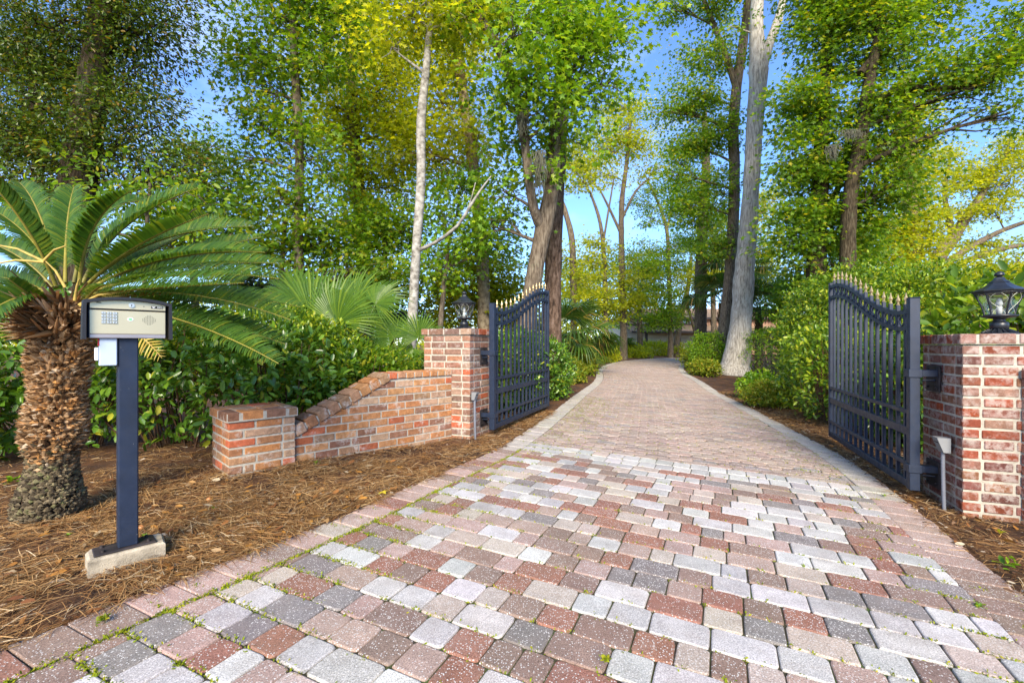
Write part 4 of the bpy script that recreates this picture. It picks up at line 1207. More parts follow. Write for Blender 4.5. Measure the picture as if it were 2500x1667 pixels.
bush('fern_clump', 'fern bank between the bend and the palmettos', 'fern', [(3.0, 21.2, .3, 1.0, 2.2, .45)], L_FERN, .14, 2.2, 'oval', 2, 'ferns along the drive', 0, None, 5, .5)
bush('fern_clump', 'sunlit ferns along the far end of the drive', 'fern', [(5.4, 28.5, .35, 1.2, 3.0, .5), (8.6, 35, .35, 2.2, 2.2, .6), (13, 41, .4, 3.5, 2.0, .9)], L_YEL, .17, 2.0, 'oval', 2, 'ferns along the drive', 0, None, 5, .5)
bush('fern_clump', 'low ferns at the foot of the small azalea', 'fern', [(7.0, 16.6, .18, .5, .9, .32)], L_FERN, .10, 2.4, 'oval', 2, 'ferns along the drive', 0, None, 5, .5)
bush('fern_clump', 'low ferns between the big grey tree and the far end of the drive', 'fern', [(8.9, 21.0, .3, .8, 2.2, .5)], L_FERN, .14, 2.2, 'oval', 2, 'ferns along the drive', 0, None, 5, .5)
def tuft(label, c, n, L, mat, group='liriope tufts'):
    z = gh(*c); T = thing('liriope_tuft', label, 'liriope', (c[0], c[1], z), group)
    a = RNG.uniform(0, TAU, n); el = RNG.uniform(.25, 1.3, n)
    ax = np.stack([np.cos(a) * np.cos(el), np.sin(a) * np.cos(el), np.sin(el)], 1)
    ps = np.array([[c[0], c[1], z]]) + RNG.normal(size=(n, 3)) * np.array([.06, .06, .005]) * (L / .3)
    leaves('blades', ps, ax, np.array([0, 0, 1.]) - ax * .3 + RNG.normal(size=(n, 3)) * .1, RNG.uniform(.6, 1.1, n) * L, 'blade', mat, T)
tuft('pale striped grassy tuft below the fern clump on the right', (5.2, 8.9), 110, .42, L_LIRI)
tuft('pale grassy tuft beside the ferns left of the drive', (.95, 9.75), 110, .42, L_LIRI)
tuft('dull blue green grassy tuft at the foot of the left hedge', (.75, 9.35), 110, .34, leafmat('leaf_blue_blade', [(0, (.05, .08, .07)), (1, (.10, .14, .13))], .2))
# small weeds
def weed(label, u, v, n, L, mat=L_BRI, shape='oval'):
    x, y = G(u, v); z = gh(x, y)
    T = thing('weed', label, 'weed', (x, y, z), 'weeds in the beds and joints')
    a = RNG.uniform(0, TAU, n); el = RNG.uniform(.0, .9, n)
    ax = np.stack([np.cos(a) * np.cos(el), np.sin(a) * np.cos(el), np.sin(el)], 1)
    leaves('weed_leaves', np.array([[x, y, z + .015]]) + RNG.normal(size=(n, 3)) * L * .35 * np.array([1, 1, .4]) + np.array([0, 0, L * .3]), ax, np.array([0, 0, 1.]) + RNG.normal(size=(n, 3)) * .4, RNG.uniform(.6, 1.1, n) * L, shape, mat, T)
weed('yellow green seedling in the mulch at the right edge of the photo', 2462, 1385, 12, .055)
weed('little green weed in the right edging of the apron', 2160, 1212, 14, .022)
weed('flat weed between pavers near the lower right edging', 2390, 1480, 16, .025)
weed('small weed in the mulch below the middle of the wing wall', 772, 1143, 12, .03)
weed('clump of green at the left corner of the concrete block', 236, 1362, 40, .016)
weed('clump of green on the right end of the concrete block', 352, 1322, 46, .014)
weed('seedling with two round leaves in the pine straw left of the block', 168, 1312, 8, .018)
weed('weed in the pine straw between the intercom and the end pier', 520, 1245, 14, .018)
weed('feathery yellow green seedling left of the sago palm trunk', 22, 1185, 16, .06)
weed('thick green tuft in a joint at the bottom of the photo', 1480, 1640, 60, .016, L_MOSS)
weed('thick green tuft beside the left edging in the foreground', 252, 1520, 60, .018, L_FERN)
weed('yellow sprig growing from the right wing wall', 2436, 1300, 8, .03, L_YEL)
for i, (u, v, lab) in enumerate(((345, 1299, 'round orange fruit lying right behind the intercom post'), (220, 1232, 'round orange fruit lying right of the sago palm trunk'), (510, 1226, 'round tan fruit lying in the pine straw beside the dark patch'))):
    x, y = G(u, v); z = gh(x, y) + .008; T = MB(); T.lathe([(.002, -.014), (.011, -.011), (.015, 0), (.012, .010), (.004, .0145), (.001, .0145)], (x, y, z + .014), 12)
    tag(T.build('fallen_fruit', M['fruit'], None, (x, y, z)), lab, 'fruit', 'fallen fruit')
x, y = G(931, 1207); z = gh(x, y) + .03
tag(leaves('fallen_star_leaf', [(x, y, z)], [(.6, -.7, .1)], [(.1, -.3, 1)], .075, 'star', mat_simple('yellow_leaf', (.60, .45, .03), .6)), 'single yellow star shaped leaf lying by the left edging', 'fallen leaf')

# ================================================================== trees
def tree(name, label, Y, trunks, blobs, leafm, bark, L=.13, shape='star', cover=1.5, group=None, n=12, limbs=True, droop=.3, rc=.34, cat='tree', jit=.03, sparse=.0, ground=True, dy=.65):
    """trunks: list of [(u, v, width px), ...] from the foot upwards; blobs: (u, v, ru, rv[, dY])"""
    L *= .82
    paths = []
    for t in trunks:
        paths.append(([D(u, v, Y + (r[0] if r else 0)) for u, v, w, *r in t], [w / 2 / 1045 * Y for u, v, w, *r in t]))
    p0, r0 = paths[0]
    if ground:
        x, y = p0[0].x, p0[0].y; g0 = gh(x, y)
        if p0[0].z > g0 + .15:
            p0.insert(0, Vector((x, y, g0 - .05))); r0.insert(0, r0[0] * 1.25)
        else: p0[0].z = g0 - .06
        base = Vector((x, y, g0 - .05))
    else: base = p0[0].copy()
    T = thing(name, label, cat, base, group)
    mb = MB()
    allpts = []
    for p, r in paths:
        pp, rr = [], []
        for i in range(len(p) - 1):
            st = max(2, int((p[i + 1] - p[i]).length / .35))
            for k in range(st):
                t = k / st
                a, b_, c_, d_ = p[max(i - 1, 0)], p[i], p[i + 1], p[min(i + 2, len(p) - 1)]
                q = .5 * ((2 * b_) + (c_ - a) * t + (2 * a - 5 * b_ + 4 * c_ - d_) * t * t + (3 * b_ - a - 3 * c_ + d_) * t ** 3)
                pp.append(q); rr.append((r[i] * (1 - t) + r[i + 1] * t) * (1 + U(-.05, .05)))
        pp.append(p[-1]); rr.append(r[-1])
        mb.tube(pp, rr, n, jit=jit); allpts += list(zip(pp, rr))
    pos = []; axs = []; nn = []; sz = []
    for bl in blobs:
        u, v, ru, rv = bl[:4]; yy = Y + (bl[4] if len(bl) > 4 else 0)
        c = D(u, v, yy); a = 1.12 * ru / 1045 * yy; h = 1.12 * rv / 1045 * yy; b = dy * (a + h) / 2 * 1.2
        area = math.pi * a * h
        nl = max(60, 2.05 * cover * area / (.42 * L * L)); per = 54
        nc = max(3, int(nl / per))
        d = rnd_dirs(nc) * (RNG.random(nc) ** (1 / 2.2) * RNG.uniform(.75, 1.15, nc))[:, None]
        cc = d * np.array([a, b, h]) + np.array(c)
        if limbs:
            best = None
            for (q, r) in allpts:
                dz = c.z - q.z; dh = math.hypot(c.x - q.x, c.y - q.y)
                cost = (c - q).length + (3 if dz < .25 * dh else 0)
                if best is None or cost < best[0]: best = (cost, q, r)
            q, r = best[1], best[2]
            Ld = (c - q).length; r1 = min(r * .6, .02 + .018 * Ld)
            mid = q.lerp(c, .5) + Vector((U(-.08, .08), U(-.08, .08), U(-.02, .12))) * Ld
            lim = [bez(q, mid, c, k / 5) for k in range(6)]
            mb.tube(lim, [r1 * (1 - .14 * k) for k in range(6)], 7)
            for k in range(min(nc, 16)):
                e = Vector(cc[k]); s_ = lim[random.randint(2, 5)]
                m2 = s_.lerp(e, .5) + Vector((U(-.12, .12), U(-.12, .12), U(-.05, .15)))
                mb.tube([s_, m2, e], [r1 * .30 + .004, r1 * .2 + .004, .004], 5, caps=False)
        m = int(per); lp_ = np.repeat(cc, m, 0); off = RNG.normal(size=(len(lp_), 3)) * np.array([rc, rc, rc * .30])
        pos.append(lp_ + off)
        hd = nrm(lp_ - np.array(c))
        axs.append(nrm(off) * .8 + hd * .4 + RNG.normal(size=off.shape) * .4 + np.array([0, 0, -droop]))
        nn.append(np.array([0, -.15, .9]) + RNG.normal(size=off.shape) * .45)
        sz.append(RNG.uniform(.65, 1.2, len(lp_)) * L)
    mb.build('trunk', bark, T)
    if pos: leaves('crown', np.concatenate(pos), np.concatenate(axs), np.concatenate(nn), np.concatenate(sz), shape, leafm, T)
    return T
GB = 'trees of the woods on the left'; GR = 'trees on the right of the drive'; GF = 'far trees along the bend of the drive'
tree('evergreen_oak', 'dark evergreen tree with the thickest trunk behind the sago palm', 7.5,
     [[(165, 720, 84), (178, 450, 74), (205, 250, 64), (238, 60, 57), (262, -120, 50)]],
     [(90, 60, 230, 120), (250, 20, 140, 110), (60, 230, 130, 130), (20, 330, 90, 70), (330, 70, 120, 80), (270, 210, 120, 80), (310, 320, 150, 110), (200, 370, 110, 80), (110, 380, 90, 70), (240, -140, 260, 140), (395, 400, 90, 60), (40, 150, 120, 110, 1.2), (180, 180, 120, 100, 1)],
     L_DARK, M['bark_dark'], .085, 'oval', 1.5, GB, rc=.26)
tree('slim_tree', 'slim reddish trunk left of the thick evergreen at the left edge', 8.2, [[(95, 720, 22), (88, 430, 20), (76, 200, 18), (60, 40, 14)]],
     [(60, 120, 80, 60), (30, 300, 80, 70), (100, 290, 70, 60), (20, 430, 80, 60), (120, 440, 80, 50)], L_DARK, M['stem_red'], .09, 'oval', 1.4, GB)
tree('leafy_understory_tree', 'leafy young tree with bright leaves just above the sago palm fronds', 5.2, [[(330, 760, 10), (335, 560, 9), (345, 420, 6)]],
     [(330, 470, 80, 50), (420, 450, 90, 50), (470, 500, 60, 50), (255, 420, 70, 40), (60, 480, 90, 60), (500, 560, 50, 40)], L_MID, M['twig'], .10, 'oval', 1.5, GB, rc=.22)
tree('sweetgum', 'sweetgum with a vine wrapped trunk above the tip of the sago palm', 9.5, [[(690, 720, 24), (685, 540, 21), (688, 350, 19), (677, 150, 19), (670, -80, 15)]],
     [(640, 40, 130, 90), (740, 130, 110, 100), (610, 210, 100, 80), (760, 20, 110, 90), (570, 120, 80, 70), (700, 360, 120, 70), (640, 440, 100, 50), (720, 500, 110, 60), (560, 360, 70, 50), (620, 310, 80, 50), (660, -120, 200, 120)],
     L_MID, M['bark_brown'], .12, 'star', 1.05, GB)
tree('ivy_clad_tree', 'tall trunk clad in ivy left of the pale slender trunk', 13, [[(838, 740, 34), (830, 520, 31), (812, 300, 29), (805, 100, 27), (800, -60, 23)]],
     [(830, 60, 130, 110), (880, 200, 100, 100), (800, 310, 70, 120), (870, 420, 100, 90), (815, 520, 60, 80), (760, 240, 70, 90), (830, -100, 160, 100), (930, 300, 80, 90)],
     L_YEL, M['bark_brown'], .14, 'star', 1.5, GB)
tree('pale_slender_tree', 'slender pale lichened trunk with one bare forked branch, left of the pillar lamp', 8.0,
     [[(946, 760, 24), (950, 690, 22), (957, 560, 21), (967, 420, 22), (967, 280, 20), (978, 170, 18), (986, 70, 15), (995, -70, 11)],
      [(960, 575, 9), (1000, 557, 8, -.2), (1050, 520, 7, -.4), (1082, 470, 6, -.5), (1105, 435, 4, -.5), (1128, 405, 2.5, -.5)], [(1050, 520, 4, -.4), (1075, 480, 3, -.3), (1092, 420, 2, -.2)]],
     [(950, 30, 110, 80), (1040, 50, 80, 50), (900, 110, 60, 40), (985, -120, 180, 100)], L_YEL, M['bark_white'], .12, 'star', 1.3, GB)
tree('leaning_sunlit_tree', 'leaning tan trunk lit by the sun, right of the pale slender trunk', 12, [[(1112, 760, 30), (1108, 600, 28), (1092, 430, 28), (1074, 280, 26), (1055, 160, 25), (1038, 30, 20), (1030, -80, 16)]],
     [(1040, 110, 90, 80), (1010, 230, 60, 70), (1100, 330, 70, 60), (1010, 380, 60, 60), (1060, 20, 120, 70), (940, 350, 60, 90), (1030, 300, 50, 40), (1040, -100, 160, 80)], L_YEL, M['bark_tan'], .14, 'star', 1.4, GB)
tree('forked_sweetgum', 'big forked sweetgum with dark furrowed trunks standing over the left gate leaf', 9.0,
     [[(1206, 760, 42), (1218, 690, 39), (1233, 600, 37), (1250, 520, 40), (1268, 430, 34), (1276, 300, 30), (1288, 190, 27), (1292, 60, 25), (1300, -90, 20)],
      [(1246, 525, 26), (1226, 480, 22, -.2), (1212, 390, 19, -.35), (1196, 260, 19, -.5), (1160, 140, 19, -.7), (1108, 50, 18, -.9), (1072, -15, 16, -1.1), (1040, -90, 12, -1.3)]],
     [(1180, 70, 130, 80, -1.2), (1090, 20, 90, 50, -1), (1300, 50, 110, 70, -.8), (1230, 180, 110, 70, -1), (1330, 140, 90, 70, -.5), (1400, 60, 90, 70, -.3), (1400, 190, 60, 50), (1340, 240, 70, 50, .3),
      (1290, 320, 90, 50), (1180, 330, 60, 60, .3), (1250, 400, 60, 40, -.3), (1150, 230, 60, 60), (1230, -110, 260, 110, -.6), (1130, 520, 70, 60, .8), (1170, 450, 60, 60, .6), (1290, 250, 60, 50, -.8), (1200, 260, 50, 60, -.8)],
     L_BRI, M['bark_brown'], .135, 'star', 1.1, GB, n=16, rc=.28)
tree('pine', 'straight red plated pine trunk behind the forked sweetgum', 11, [[(1268, 780, 44), (1270, 640, 40), (1276, 480, 37), (1290, 250, 32), (1306, 0, 32), (1315, -120, 26)]],
     [(1330, -120, 160, 90), (1320, 20, 70, 50, 1)], L_MID, M['bark_pine'], .13, 'star', 1.1, GB, n=16)
U_ = 'understory trees of the left woods'
for (lab, Y, tr, bl, lm, L, cv) in [
    ('mid green understory tree above the tips of the sago fronds', 9.8, [(640, 740, 14), (655, 500, 9)], [(600, 560, 90, 50), (690, 590, 90, 60), (760, 560, 80, 60), (560, 480, 70, 40), (840, 620, 80, 60)], L_MID, .12, 1.25),
    ('shady understory tree left of the pale slender trunk', 11.5, [(880, 760, 16), (885, 560, 10)], [(880, 560, 90, 70), (800, 640, 90, 60), (900, 650, 90, 60), (930, 520, 60, 50), (860, 490, 60, 40)], L_MID, .13, 1.5),
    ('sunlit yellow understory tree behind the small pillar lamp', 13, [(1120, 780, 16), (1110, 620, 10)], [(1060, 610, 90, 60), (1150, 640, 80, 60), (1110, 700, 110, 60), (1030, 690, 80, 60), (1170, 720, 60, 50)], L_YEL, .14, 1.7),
    ('bright understory tree right of the pale slender trunk', 10.5, [(1010, 770, 14), (1030, 560, 8)], [(1060, 430, 70, 50), (1020, 500, 60, 60), (1090, 540, 70, 50), (1150, 570, 50, 50), (1010, 620, 60, 70)], L_BRI, .13, 1.3),
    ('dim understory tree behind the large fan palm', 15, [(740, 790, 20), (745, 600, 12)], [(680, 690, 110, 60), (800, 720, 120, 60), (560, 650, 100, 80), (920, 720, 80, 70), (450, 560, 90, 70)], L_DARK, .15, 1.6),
    ('olive leafed understory tree behind the top of the sago palm', 12, [(450, 760, 18), (440, 520, 12)], [(440, 480, 100, 60), (520, 420, 90, 60), (380, 560, 100, 60), (540, 540, 70, 60), (470, 330, 80, 60)], L_MID, .12, 1.1)]:
    tree('understory_tree', lab, Y, [tr], bl, lm, M['bark_brown'], L, 'star', cv, U_)
# right-hand side
tree('big_grey_tree', 'biggest grey furrowed tree, forked high, with flared roots beside the drive', 17.6,
     [[(1686, 856, 84), (1690, 835, 62), (1696, 800, 52), (1701, 750, 46), (1710, 620, 42), (1722, 480, 36), (1733, 300, 34), (1742, 165, 40), (1737, 60, 29), (1744, -60, 25)],
      [(1744, 180, 26), (1764, 110, 20), (1789, 40, 18), (1812, -60, 15)]],
     [(1720, -90, 150, 60), (1675, 60, 30, 30)], L_MID, M['bark_grey'], .15, 'star', .8, GR, n=22, jit=.035)
tree('companion_tree', 'brownish grey companion trunk just left of and behind the biggest grey tree', 19.5,
     [[(1664, 800, 44), (1672, 720, 32), (1682, 560, 25), (1687, 400, 23), (1684, 300, 23), (1692, 200, 22), (1712, 60, 18), (1724, -80, 15)], [(1690, 200, 15), (1664, 120, 13), (1632, 40, 11), (1600, -40, 8)]],
     [(1640, 130, 90, 40), (1600, 220, 90, 45), (1540, 250, 50, 30), (1650, 300, 60, 50), (1580, 330, 60, 40), (1640, 20, 60, 40), (1550, 20, 50, 30), (1600, 470, 60, 50), (1650, 440, 40, 60), (1560, 400, 40, 40), (1640, 560, 46, 40)],
     L_MID, M['bark_brown'], .15, 'star', 1.5, GR, n=16)
tree('straight_grey_tree', 'straight grey brown trunk standing left of the small azalea by the tan house', 26, [[(1608, 850, 30), (1609, 760, 27), (1610, 620, 25), (1616, 480, 22), (1622, 380, 18), (1618, 260, 12)]],
     [(1590, 430, 60, 40), (1640, 520, 40, 50), (1560, 480, 40, 40), (1600, 560, 40, 40), (1580, 340, 50, 40)], L_BRI, M['bark_brown'], .15, 'star', 1.4, GR)
tree('dense_sweetgum', 'dense bright sweetgum with a dark straight trunk right of the biggest grey tree', 14,
     [[(1876, 720, 44), (1876, 560, 38), (1884, 420, 34), (1888, 300, 28), (1900, 120, 22), (1910, -60, 16)], [(1880, 520, 16), (1930, 420, 13, .3), (1950, 300, 10, .3)]],
     [(1905, 100, 95, 80), (1842, 225, 50, 55), (1870, 260, 110, 80), (1832, 370, 62, 70), (1930, 380, 120, 90), (1838, 490, 62, 60), (1900, 530, 130, 70), (1990, 470, 90, 70), (1905, 20, 75, 60), (1950, -100, 180, 110), (1808, 560, 45, 50), (1940, 610, 110, 40)],
     L_MID, M['bark_dark'], .15, 'star', 1.75, GR)
tree('spreading_sweetgum', 'spreading sweetgum whose long dark limb reaches right across the sky', 13,
     [[(1948, 700, 36), (1950, 480, 30), (1975, 330, 28), (1995, 200, 24), (2020, 60, 18), (2040, -80, 12)], [(1985, 250, 18), (2060, 205, 15, -.3), (2150, 205, 13, -.6), (2230, 195, 10, -.8), (2310, 170, 6, -1)], [(1975, 170, 16), (2040, 90, 13, .2), (2110, 20, 10, .3), (2160, -50, 7, .3)]],
     [(2000, 50, 100, 70), (2080, 110, 90, 60), (2130, 190, 90, 50, -.5), (2220, 150, 90, 50, -.8), (2280, 190, 70, 50, -1), (2030, 250, 90, 60), (2060, 330, 80, 70), (2110, 20, 110, 60), (2000, 160, 60, 30, .5), (2050, 430, 70, 70), (2330, 120, 60, 60, -1), (2060, -110, 240, 110), (2340, 60, 60, 60, -1), (2320, 260, 40, 40, -1)],
     L_MID, M['bark_dark'], .14, 'star', 1.35, GR)
tree('ivy_trunk_tree', 'vine hung trunk at the right end of the dense sweetgums', 21, [[(2098, 760, 34), (2094, 500, 30), (2086, 320, 26), (2082, 180, 20)]],
     [(2100, 340, 50, 60), (2110, 450, 50, 80), (2060, 540, 80, 70), (2080, 260, 60, 50), (2130, 560, 60, 60), (2040, 610, 70, 50)], L_YEL, M['bark_tan'], .17, 'star', 1.6, GR)
tree('bare_limbed_tree', 'open crowned tree with long bare slanting limbs at the far right', 24,
     [[(2140, 800, 40), (2146, 620, 32), (2190, 545, 24), (2240, 470, 16), (2280, 400, 9)], [(2150, 625, 18), (2210, 580, 14), (2290, 535, 11), (2370, 505, 8)], [(2150, 632, 17), (2230, 595, 13), (2310, 570, 10), (2380, 560, 8)], [(2190, 545, 14), (2170, 450, 9), (2180, 380, 5)]],
     [(2190, 420, 70, 40), (2260, 390, 70, 40), (2320, 420, 60, 50), (2200, 490, 60, 30), (2280, 480, 60, 30), (2330, 340, 50, 40), (2180, 360, 40, 25), (2250, 560, 90, 25, 1), (2330, 610, 60, 30, 1)], L_YEL, M['bark_brown'], .17, 'star', 1.15, GR)
tree('background_tree', 'bushy yellow green tree low behind the right pillar lamp', 17, [[(2250, 790, 22), (2240, 640, 14)]],
     [(2180, 640, 80, 40), (2270, 620, 80, 45), (2340, 630, 70, 40), (2120, 680, 80, 40), (2220, 690, 100, 40), (2330, 690, 80, 40)], L_YEL, M['bark_brown'], .14, 'star', 1.6, GR)
tree('background_tree', 'bushy tree filling the gap under the dense sweetgums', 18, [[(1990, 800, 24), (1985, 650, 16)]],
     [(1840, 640, 60, 50), (1910, 670, 80, 50), (2000, 650, 90, 50), (2080, 660, 80, 50), (1960, 560, 80, 50), (1810, 700, 50, 50)], L_BRI, M['bark_brown'], .15, 'star', 1.6, GR)
# far centre
def far(lab, Y, trs, bl, lm=L_YEL, cv=.95, L=.2, bark=M['bark_brown']):
    tree('far_tree', lab, Y, trs, bl, lm, bark, L, 'star', cv, GF, n=8, rc=.45)
far('tall thin far tree with a high crown in the middle of the sky gap', 30, [[(1432, 760, 16), (1428, 600, 14), (1428, 470, 12), (1440, 370, 9), (1450, 260, 6)], [(1428, 540, 8), (1400, 480, 6), (1380, 440, 4)], [(1430, 500, 6), (1460, 440, 5), (1490, 410, 3)]],
    [(1440, 290, 70, 50), (1380, 340, 70, 40), (1470, 340, 60, 40), (1400, 400, 50, 25), (1330, 380, 60, 40), (1500, 380, 40, 30), (1420, 240, 50, 30), (1450, 640, 60, 60), (1440, 700, 60, 40)])
far('thin forked far tree left of the tall thin one', 28, [[(1392, 740, 12), (1388, 600, 10), (1378, 510, 8), (1355, 440, 5)], [(1385, 560, 6), (1400, 470, 4), (1410, 410, 3)]],
    [(1340, 420, 50, 30), (1300, 360, 50, 40), (1380, 560, 50, 30), (1350, 600, 60, 40), (1340, 690, 70, 50), (1390, 670, 50, 50)])
far('bent grey far trunk close to the forked sweetgum', 24, [[(1318, 740, 16), (1316, 600, 15), (1312, 540, 14), (1296, 480, 12), (1280, 440, 9)]],
    [(1330, 640, 50, 50), (1300, 590, 30, 40), (1310, 720, 60, 50), (1350, 760, 60, 30)], L_YEL)
far('wispy far tree with two thin limbs over the bend', 37, [[(1540, 760, 12), (1536, 620, 10), (1530, 520, 8), (1500, 440, 5), (1480, 400, 3)], [(1532, 530, 5), (1545, 460, 4), (1550, 420, 3)]],
    [(1480, 470, 40, 18), (1510, 440, 30, 25), (1560, 440, 30, 30), (1490, 500, 30, 20), (1530, 600, 50, 50), (1500, 660, 60, 50), (1560, 560, 40, 40), (1520, 720, 60, 40)], L_MID, 1.1)
far('far tree leaning right in front of the tan house', 40, [[(1554, 790, 14), (1566, 720, 13), (1580, 660, 11), (1588, 590, 8)], [(1576, 690, 7), (1590, 740, 7), (1600, 780, 7)]],
    [(1560, 650, 40, 40), (1590, 620, 30, 40), (1540, 720, 40, 20), (1480, 600, 60, 50), (1560, 700, 40, 14), (1650, 600, 40, 50)])
far('broad far tree behind the palmettos left of the bend', 36, [[(1470, 790, 14), (1468, 660, 10)]],
    [(1430, 610, 60, 40), (1490, 620, 60, 40), (1470, 690, 80, 40), (1400, 720, 70, 40), (1520, 740, 50, 30), (1350, 640, 60, 50), (1290, 660, 50, 60)], L_BRI, 1.0)
far('far tree seen behind the companion trunk', 32, [[(1640, 780, 14), (1636, 600, 10)]], [(1640, 620, 40, 50), (1600, 650, 30, 30), (1650, 530, 40, 40), (1760, 560, 50, 50), (1770, 470, 40, 50), (1750, 640, 50, 60)], L_YEL, 1.3)
# distant woods closing the horizon
pos = []; 
for _ in range(5200):
    x = U(-75, 85); y = 50 + U(-8, 14) + abs(x) * .05; h_ = 4.2 + 1.8 * math.sin(x * .31) + 1.2 * math.sin(x * .83 + 2)
    if 6 < x < 30: y += 12; h_ *= .6
    z = h_ * random.random() ** .8
    for _k in range(9): pos.append((x + random.gauss(0, .7), y + random.gauss(0, .7), z + random.gauss(0, .5)))
pos = np.array(pos); N = len(pos)
tag(leaves('distant_woods', pos, rnd_dirs(N), np.array([0, -.5, .8]) + RNG.normal(size=(N, 3)) * .6, RNG.uniform(.25, .5, N), 'diamond', L_YEL), 'far off woods closing the horizon behind the trees', 'woods', kind='stuff')
# grey moss hanging in the trees
def moss(label, u, v, w, h, Y):
    p = D(u, v, Y); mb = MB(); mb.tube([p - Vector((w * 1.05, 0, .04)), p + Vector((0, 0, .02)), p + Vector((w * 1.05, 0, .05))], .008, 6)
    for _ in range(70):
        q = p + Vector((max(-w, min(w, random.gauss(0, w / 2.4))), random.gauss(0, .03), U(-.03, .03))); L = h * U(.3, 1); a = U(-.06, .06)
        mb.tube([q, q + Vector((a, U(-.04, .04), -L * .3)), q + Vector((a * .3 + U(-.05, .05), U(-.03, .03), -L * .65)), q + Vector((a * 1.4 + U(-.06, .06), 0, -L))], [.006, .009, .007, .002], 4, caps=False)
    tag(mb.build('hanging_moss', M['moss_grey'], None, p), label, 'moss', 'grey moss hanging from branches')
moss('grey moss mat on a branch in the middle of the dense sweetgum', 1955, 300, .45, .35, 12.6)
moss('grey moss strands below the left moss of the dense sweetgum', 1915, 335, .2, .45, 12.4)
moss('long grey moss strands hanging beside the forked sweetgum trunk', 1238, 350, .12, .9, 8.3)
moss('short grey moss strands in the left fork of the sweetgum', 1200, 255, .10, .5, 8.2)

# ================================================================== house at the end of the drive
HY = 46.0
def hp(u, v): return P(u, v, HY)
T = thing('house', 'tan roofed house with dark timber framing glimpsed at the end of the drive', 'house', (19, HY + 4, 0))
x0, x1 = 11.5, 29.0; xb = P(1721, 0, HY).x
zr, ze, zl, zp = 4.95, 3.75, 2.98, 2.28
mb = MB(); mb.box(((x0 + xb) / 2, HY + 4, ze / 2), (xb - x0, 8, ze)); mb.build('stucco_wall', M['stucco'], T)
mb = MB(); mb.box(((x1 + xb) / 2 + .01, HY + 4, ze / 2), (x1 - xb, 8.1, ze)); mb.build('brick_wall', M['house_brick'], T)
mb = MB()
def slab(pts, t=.12):
    n = len(pts); mb.add([Vector(p) for p in pts] + [Vector(p) + Vector((0, 0, -t)) for p in pts], [tuple(range(n)), tuple(range(n, 2 * n))[::-1]] + [(i, i + n, (i + 1) % n + n, (i + 1) % n) for i in range(n)])
slab([(x0 - .5, HY - .5, ze - .05), (x1 + .5, HY - .5, ze - .05), (x1 - 2, HY + 4, zr), (x0 + 2, HY + 4, zr)])
slab([(x0 - .5, HY + 8.5, ze - .05), (x1 + .5, HY + 8.5, ze - .05), (x1 - 2, HY + 4, zr), (x0 + 2, HY + 4, zr)])
slab([(x0 - .5, HY - .5, ze - .05), (x0 - .5, HY + 8.5, ze - .05), (x0 + 2, HY + 4, zr)]); slab([(x1 + .5, HY - .5, ze - .05), (x1 + .5, HY + 8.5, ze - .05), (x1 - 2, HY + 4, zr)])
rf = mb.build('roof', M['shingle'], T)
mb = MB(); slab([(x0, HY - 2.2, zp), (x1, HY - 2.2, zp), (x1, HY - .02, zl), (x0, HY - .02, zl)]); mb.build('porch_roof', M['shingle'], T)
mb = MB()
mb.box(((x0 + x1) / 2, HY - .58, ze - .12), (x1 - x0 + 1, .06, .2)); mb.box(((x0 + x1) / 2, HY - 2.24, zp - .06), (x1 - x0, .06, .2)); mb.box(((x0 + xb) / 2, HY - .03, zl + .06), (xb - x0, .05, .14))
for u in (1659, 1682, 1695.5, 1700.5): mb.box((P(u, 0, HY).x, HY - .035, (zl + ze) / 2), (.14, .05, ze - zl - .1))
for x in (13, 16.2, 18.4, 21.5, 25): mb.box((x, HY - 2.0, zp / 2 - .05), (.22, .22, zp))
mb.build('timber_frame', M['timber'], T)
for (u0, u1, v0, v1) in ((1682.5, 1694.5, 776, 791), (1735, 1743.5, 779, 799), (1662, 1676, 777, 790), (1760, 1772, 779, 799)):
    a, b = hp(u0, v1), hp(u1, v0); mb = MB(); cx, cz = (a.x + b.x) / 2, (a.z + b.z) / 2; w_, h_ = b.x - a.x, b.z - a.z
    for dx in (-w_ / 2, w_ / 2): mb.box((cx + dx, HY - .07, cz), (.09, .08, h_ + .09))
    for dz in (-h_ / 2, h_ / 2): mb.box((cx, HY - .072, cz + dz), (w_ + .05, .06, .09))
    fo = mb.build('window', M['timber'], T); mb = MB(); mb.box((cx, HY - .045, cz), (w_ - .05, .03, h_ - .05)); mb.build('pane', M['pane'], fo)
mb = MB(); cp_ = hp(1676, 745); mb.box((cp_.x, HY + 4.3, 4.5), (.42 * 1.3, .6, 1.9)); mb.box((cp_.x, HY + 4.3, 5.5), (.7, .75, .14)); mb.build('chimney', M['house_brick'], rf)

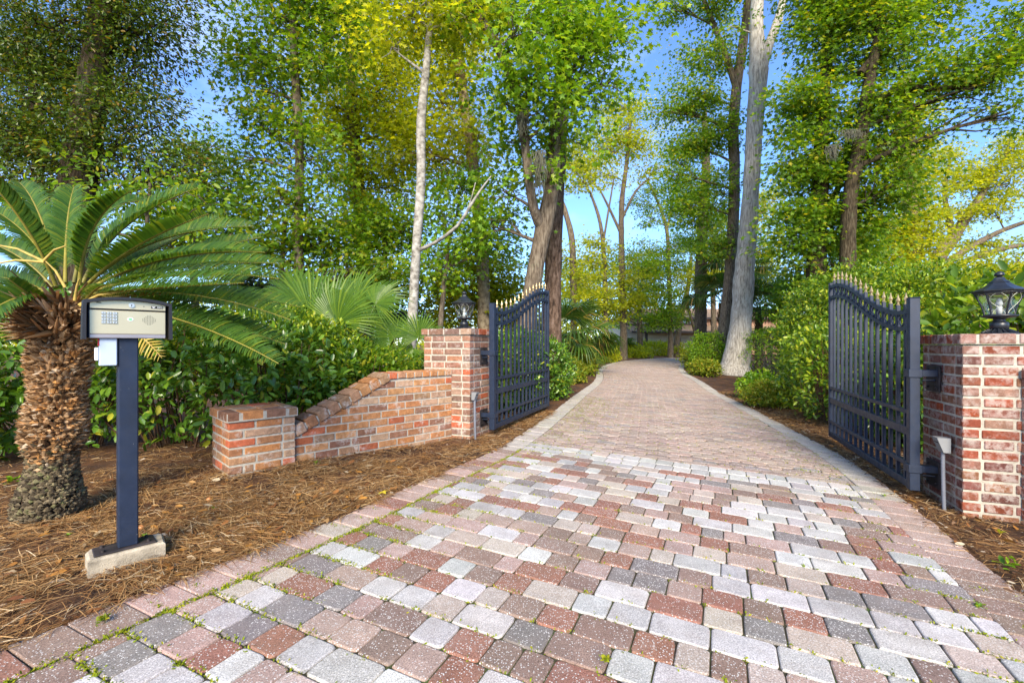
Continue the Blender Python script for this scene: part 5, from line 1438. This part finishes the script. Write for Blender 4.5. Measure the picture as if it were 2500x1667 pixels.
# ================================================================== camera, sky and sun
cam = bpy.data.cameras.new('camera'); co = bpy.data.objects.new('camera', cam); COL.objects.link(co)
co.location = (0, 0, H); co.rotation_euler = (rad(90), 0, 0)
cam.sensor_width = 36; cam.lens = F / 2500 * 36; cam.clip_start = .05; cam.clip_end = 2000
cam.shift_y = (CY - 833.5) / 2500
SC.camera = co
SUN_AZ, SUN_EL = 183.0, 31.0       # azimuth right of the view direction, elevation
w = bpy.data.worlds.new('World'); SC.world = w; w.use_nodes = True
nt = w.node_tree; nt.nodes.clear()
out = nt.nodes.new('ShaderNodeOutputWorld'); bg = nt.nodes.new('ShaderNodeBackground'); bg.inputs[1].default_value = .052
sky = nt.nodes.new('ShaderNodeTexSky'); sky.sky_type = 'NISHITA'; sky.sun_disc = False
sky.sun_elevation = rad(SUN_EL); sky.sun_rotation = rad(SUN_AZ); sky.dust_density = .1; sky.air_density = 1.0; sky.ozone_density = 4.0
tc = nt.nodes.new('ShaderNodeTexCoord')
mp = nt.nodes.new('ShaderNodeMapping'); mp.inputs['Scale'].default_value = (1, 1, 2.2); nt.links.new(tc.outputs['Generated'], mp.inputs[0])
cn = nd(nt, 'ShaderNodeTexNoise', Scale=2.3, Detail=6.0, Roughness=.6); nt.links.new(mp.outputs[0], cn.inputs['Vector'])
sx = nt.nodes.new('ShaderNodeSeparateXYZ'); nt.links.new(tc.outputs['Generated'], sx.inputs[0])
ma = nd(nt, 'ShaderNodeMath', operation='MULTIPLY_ADD'); nt.links.new(sx.outputs[0], ma.inputs[0]); ma.inputs[1].default_value = -.16; nt.links.new(cn.outputs[0], ma.inputs[2])
cf = ramp(nt, ma.outputs[0], [(.52, (0, 0, 0)), (.78, (.6, .6, .6))])
sc_ = mixc(nt, cf, sky.outputs[0], (5.2, 5.4, 5.8))
sc_ = mixc(nt, 1.0, sc_, (.76, .89, 1.12), 'MULTIPLY'); nt.links.new(sc_, bg.inputs[0]); nt.links.new(bg.outputs[0], out.inputs[0])
sl = bpy.data.lights.new('sun', 'SUN'); sl.energy = 1.5; sl.angle = rad(28); sl.color = (1, .88, .69)
so = bpy.data.objects.new('sun', sl); COL.objects.link(so)
a, e = rad(SUN_AZ), rad(SUN_EL)
sd = Vector((math.sin(a) * math.cos(e), math.cos(a) * math.cos(e), math.sin(e)))
so.rotation_euler = sd.to_track_quat('Z', 'Y').to_euler(); so.location = sd * 60
SC.view_settings.view_transform = 'Standard'; SC.view_settings.look = 'None'; SC.view_settings.exposure = 2.62; SC.view_settings.gamma = 1.0

cy = SC.cycles
cy.max_bounces = 6; cy.diffuse_bounces = 3; cy.glossy_bounces = 2; cy.transmission_bounces = 4; cy.transparent_max_bounces = 6
cy.caustics_reflective = False; cy.caustics_refractive = False
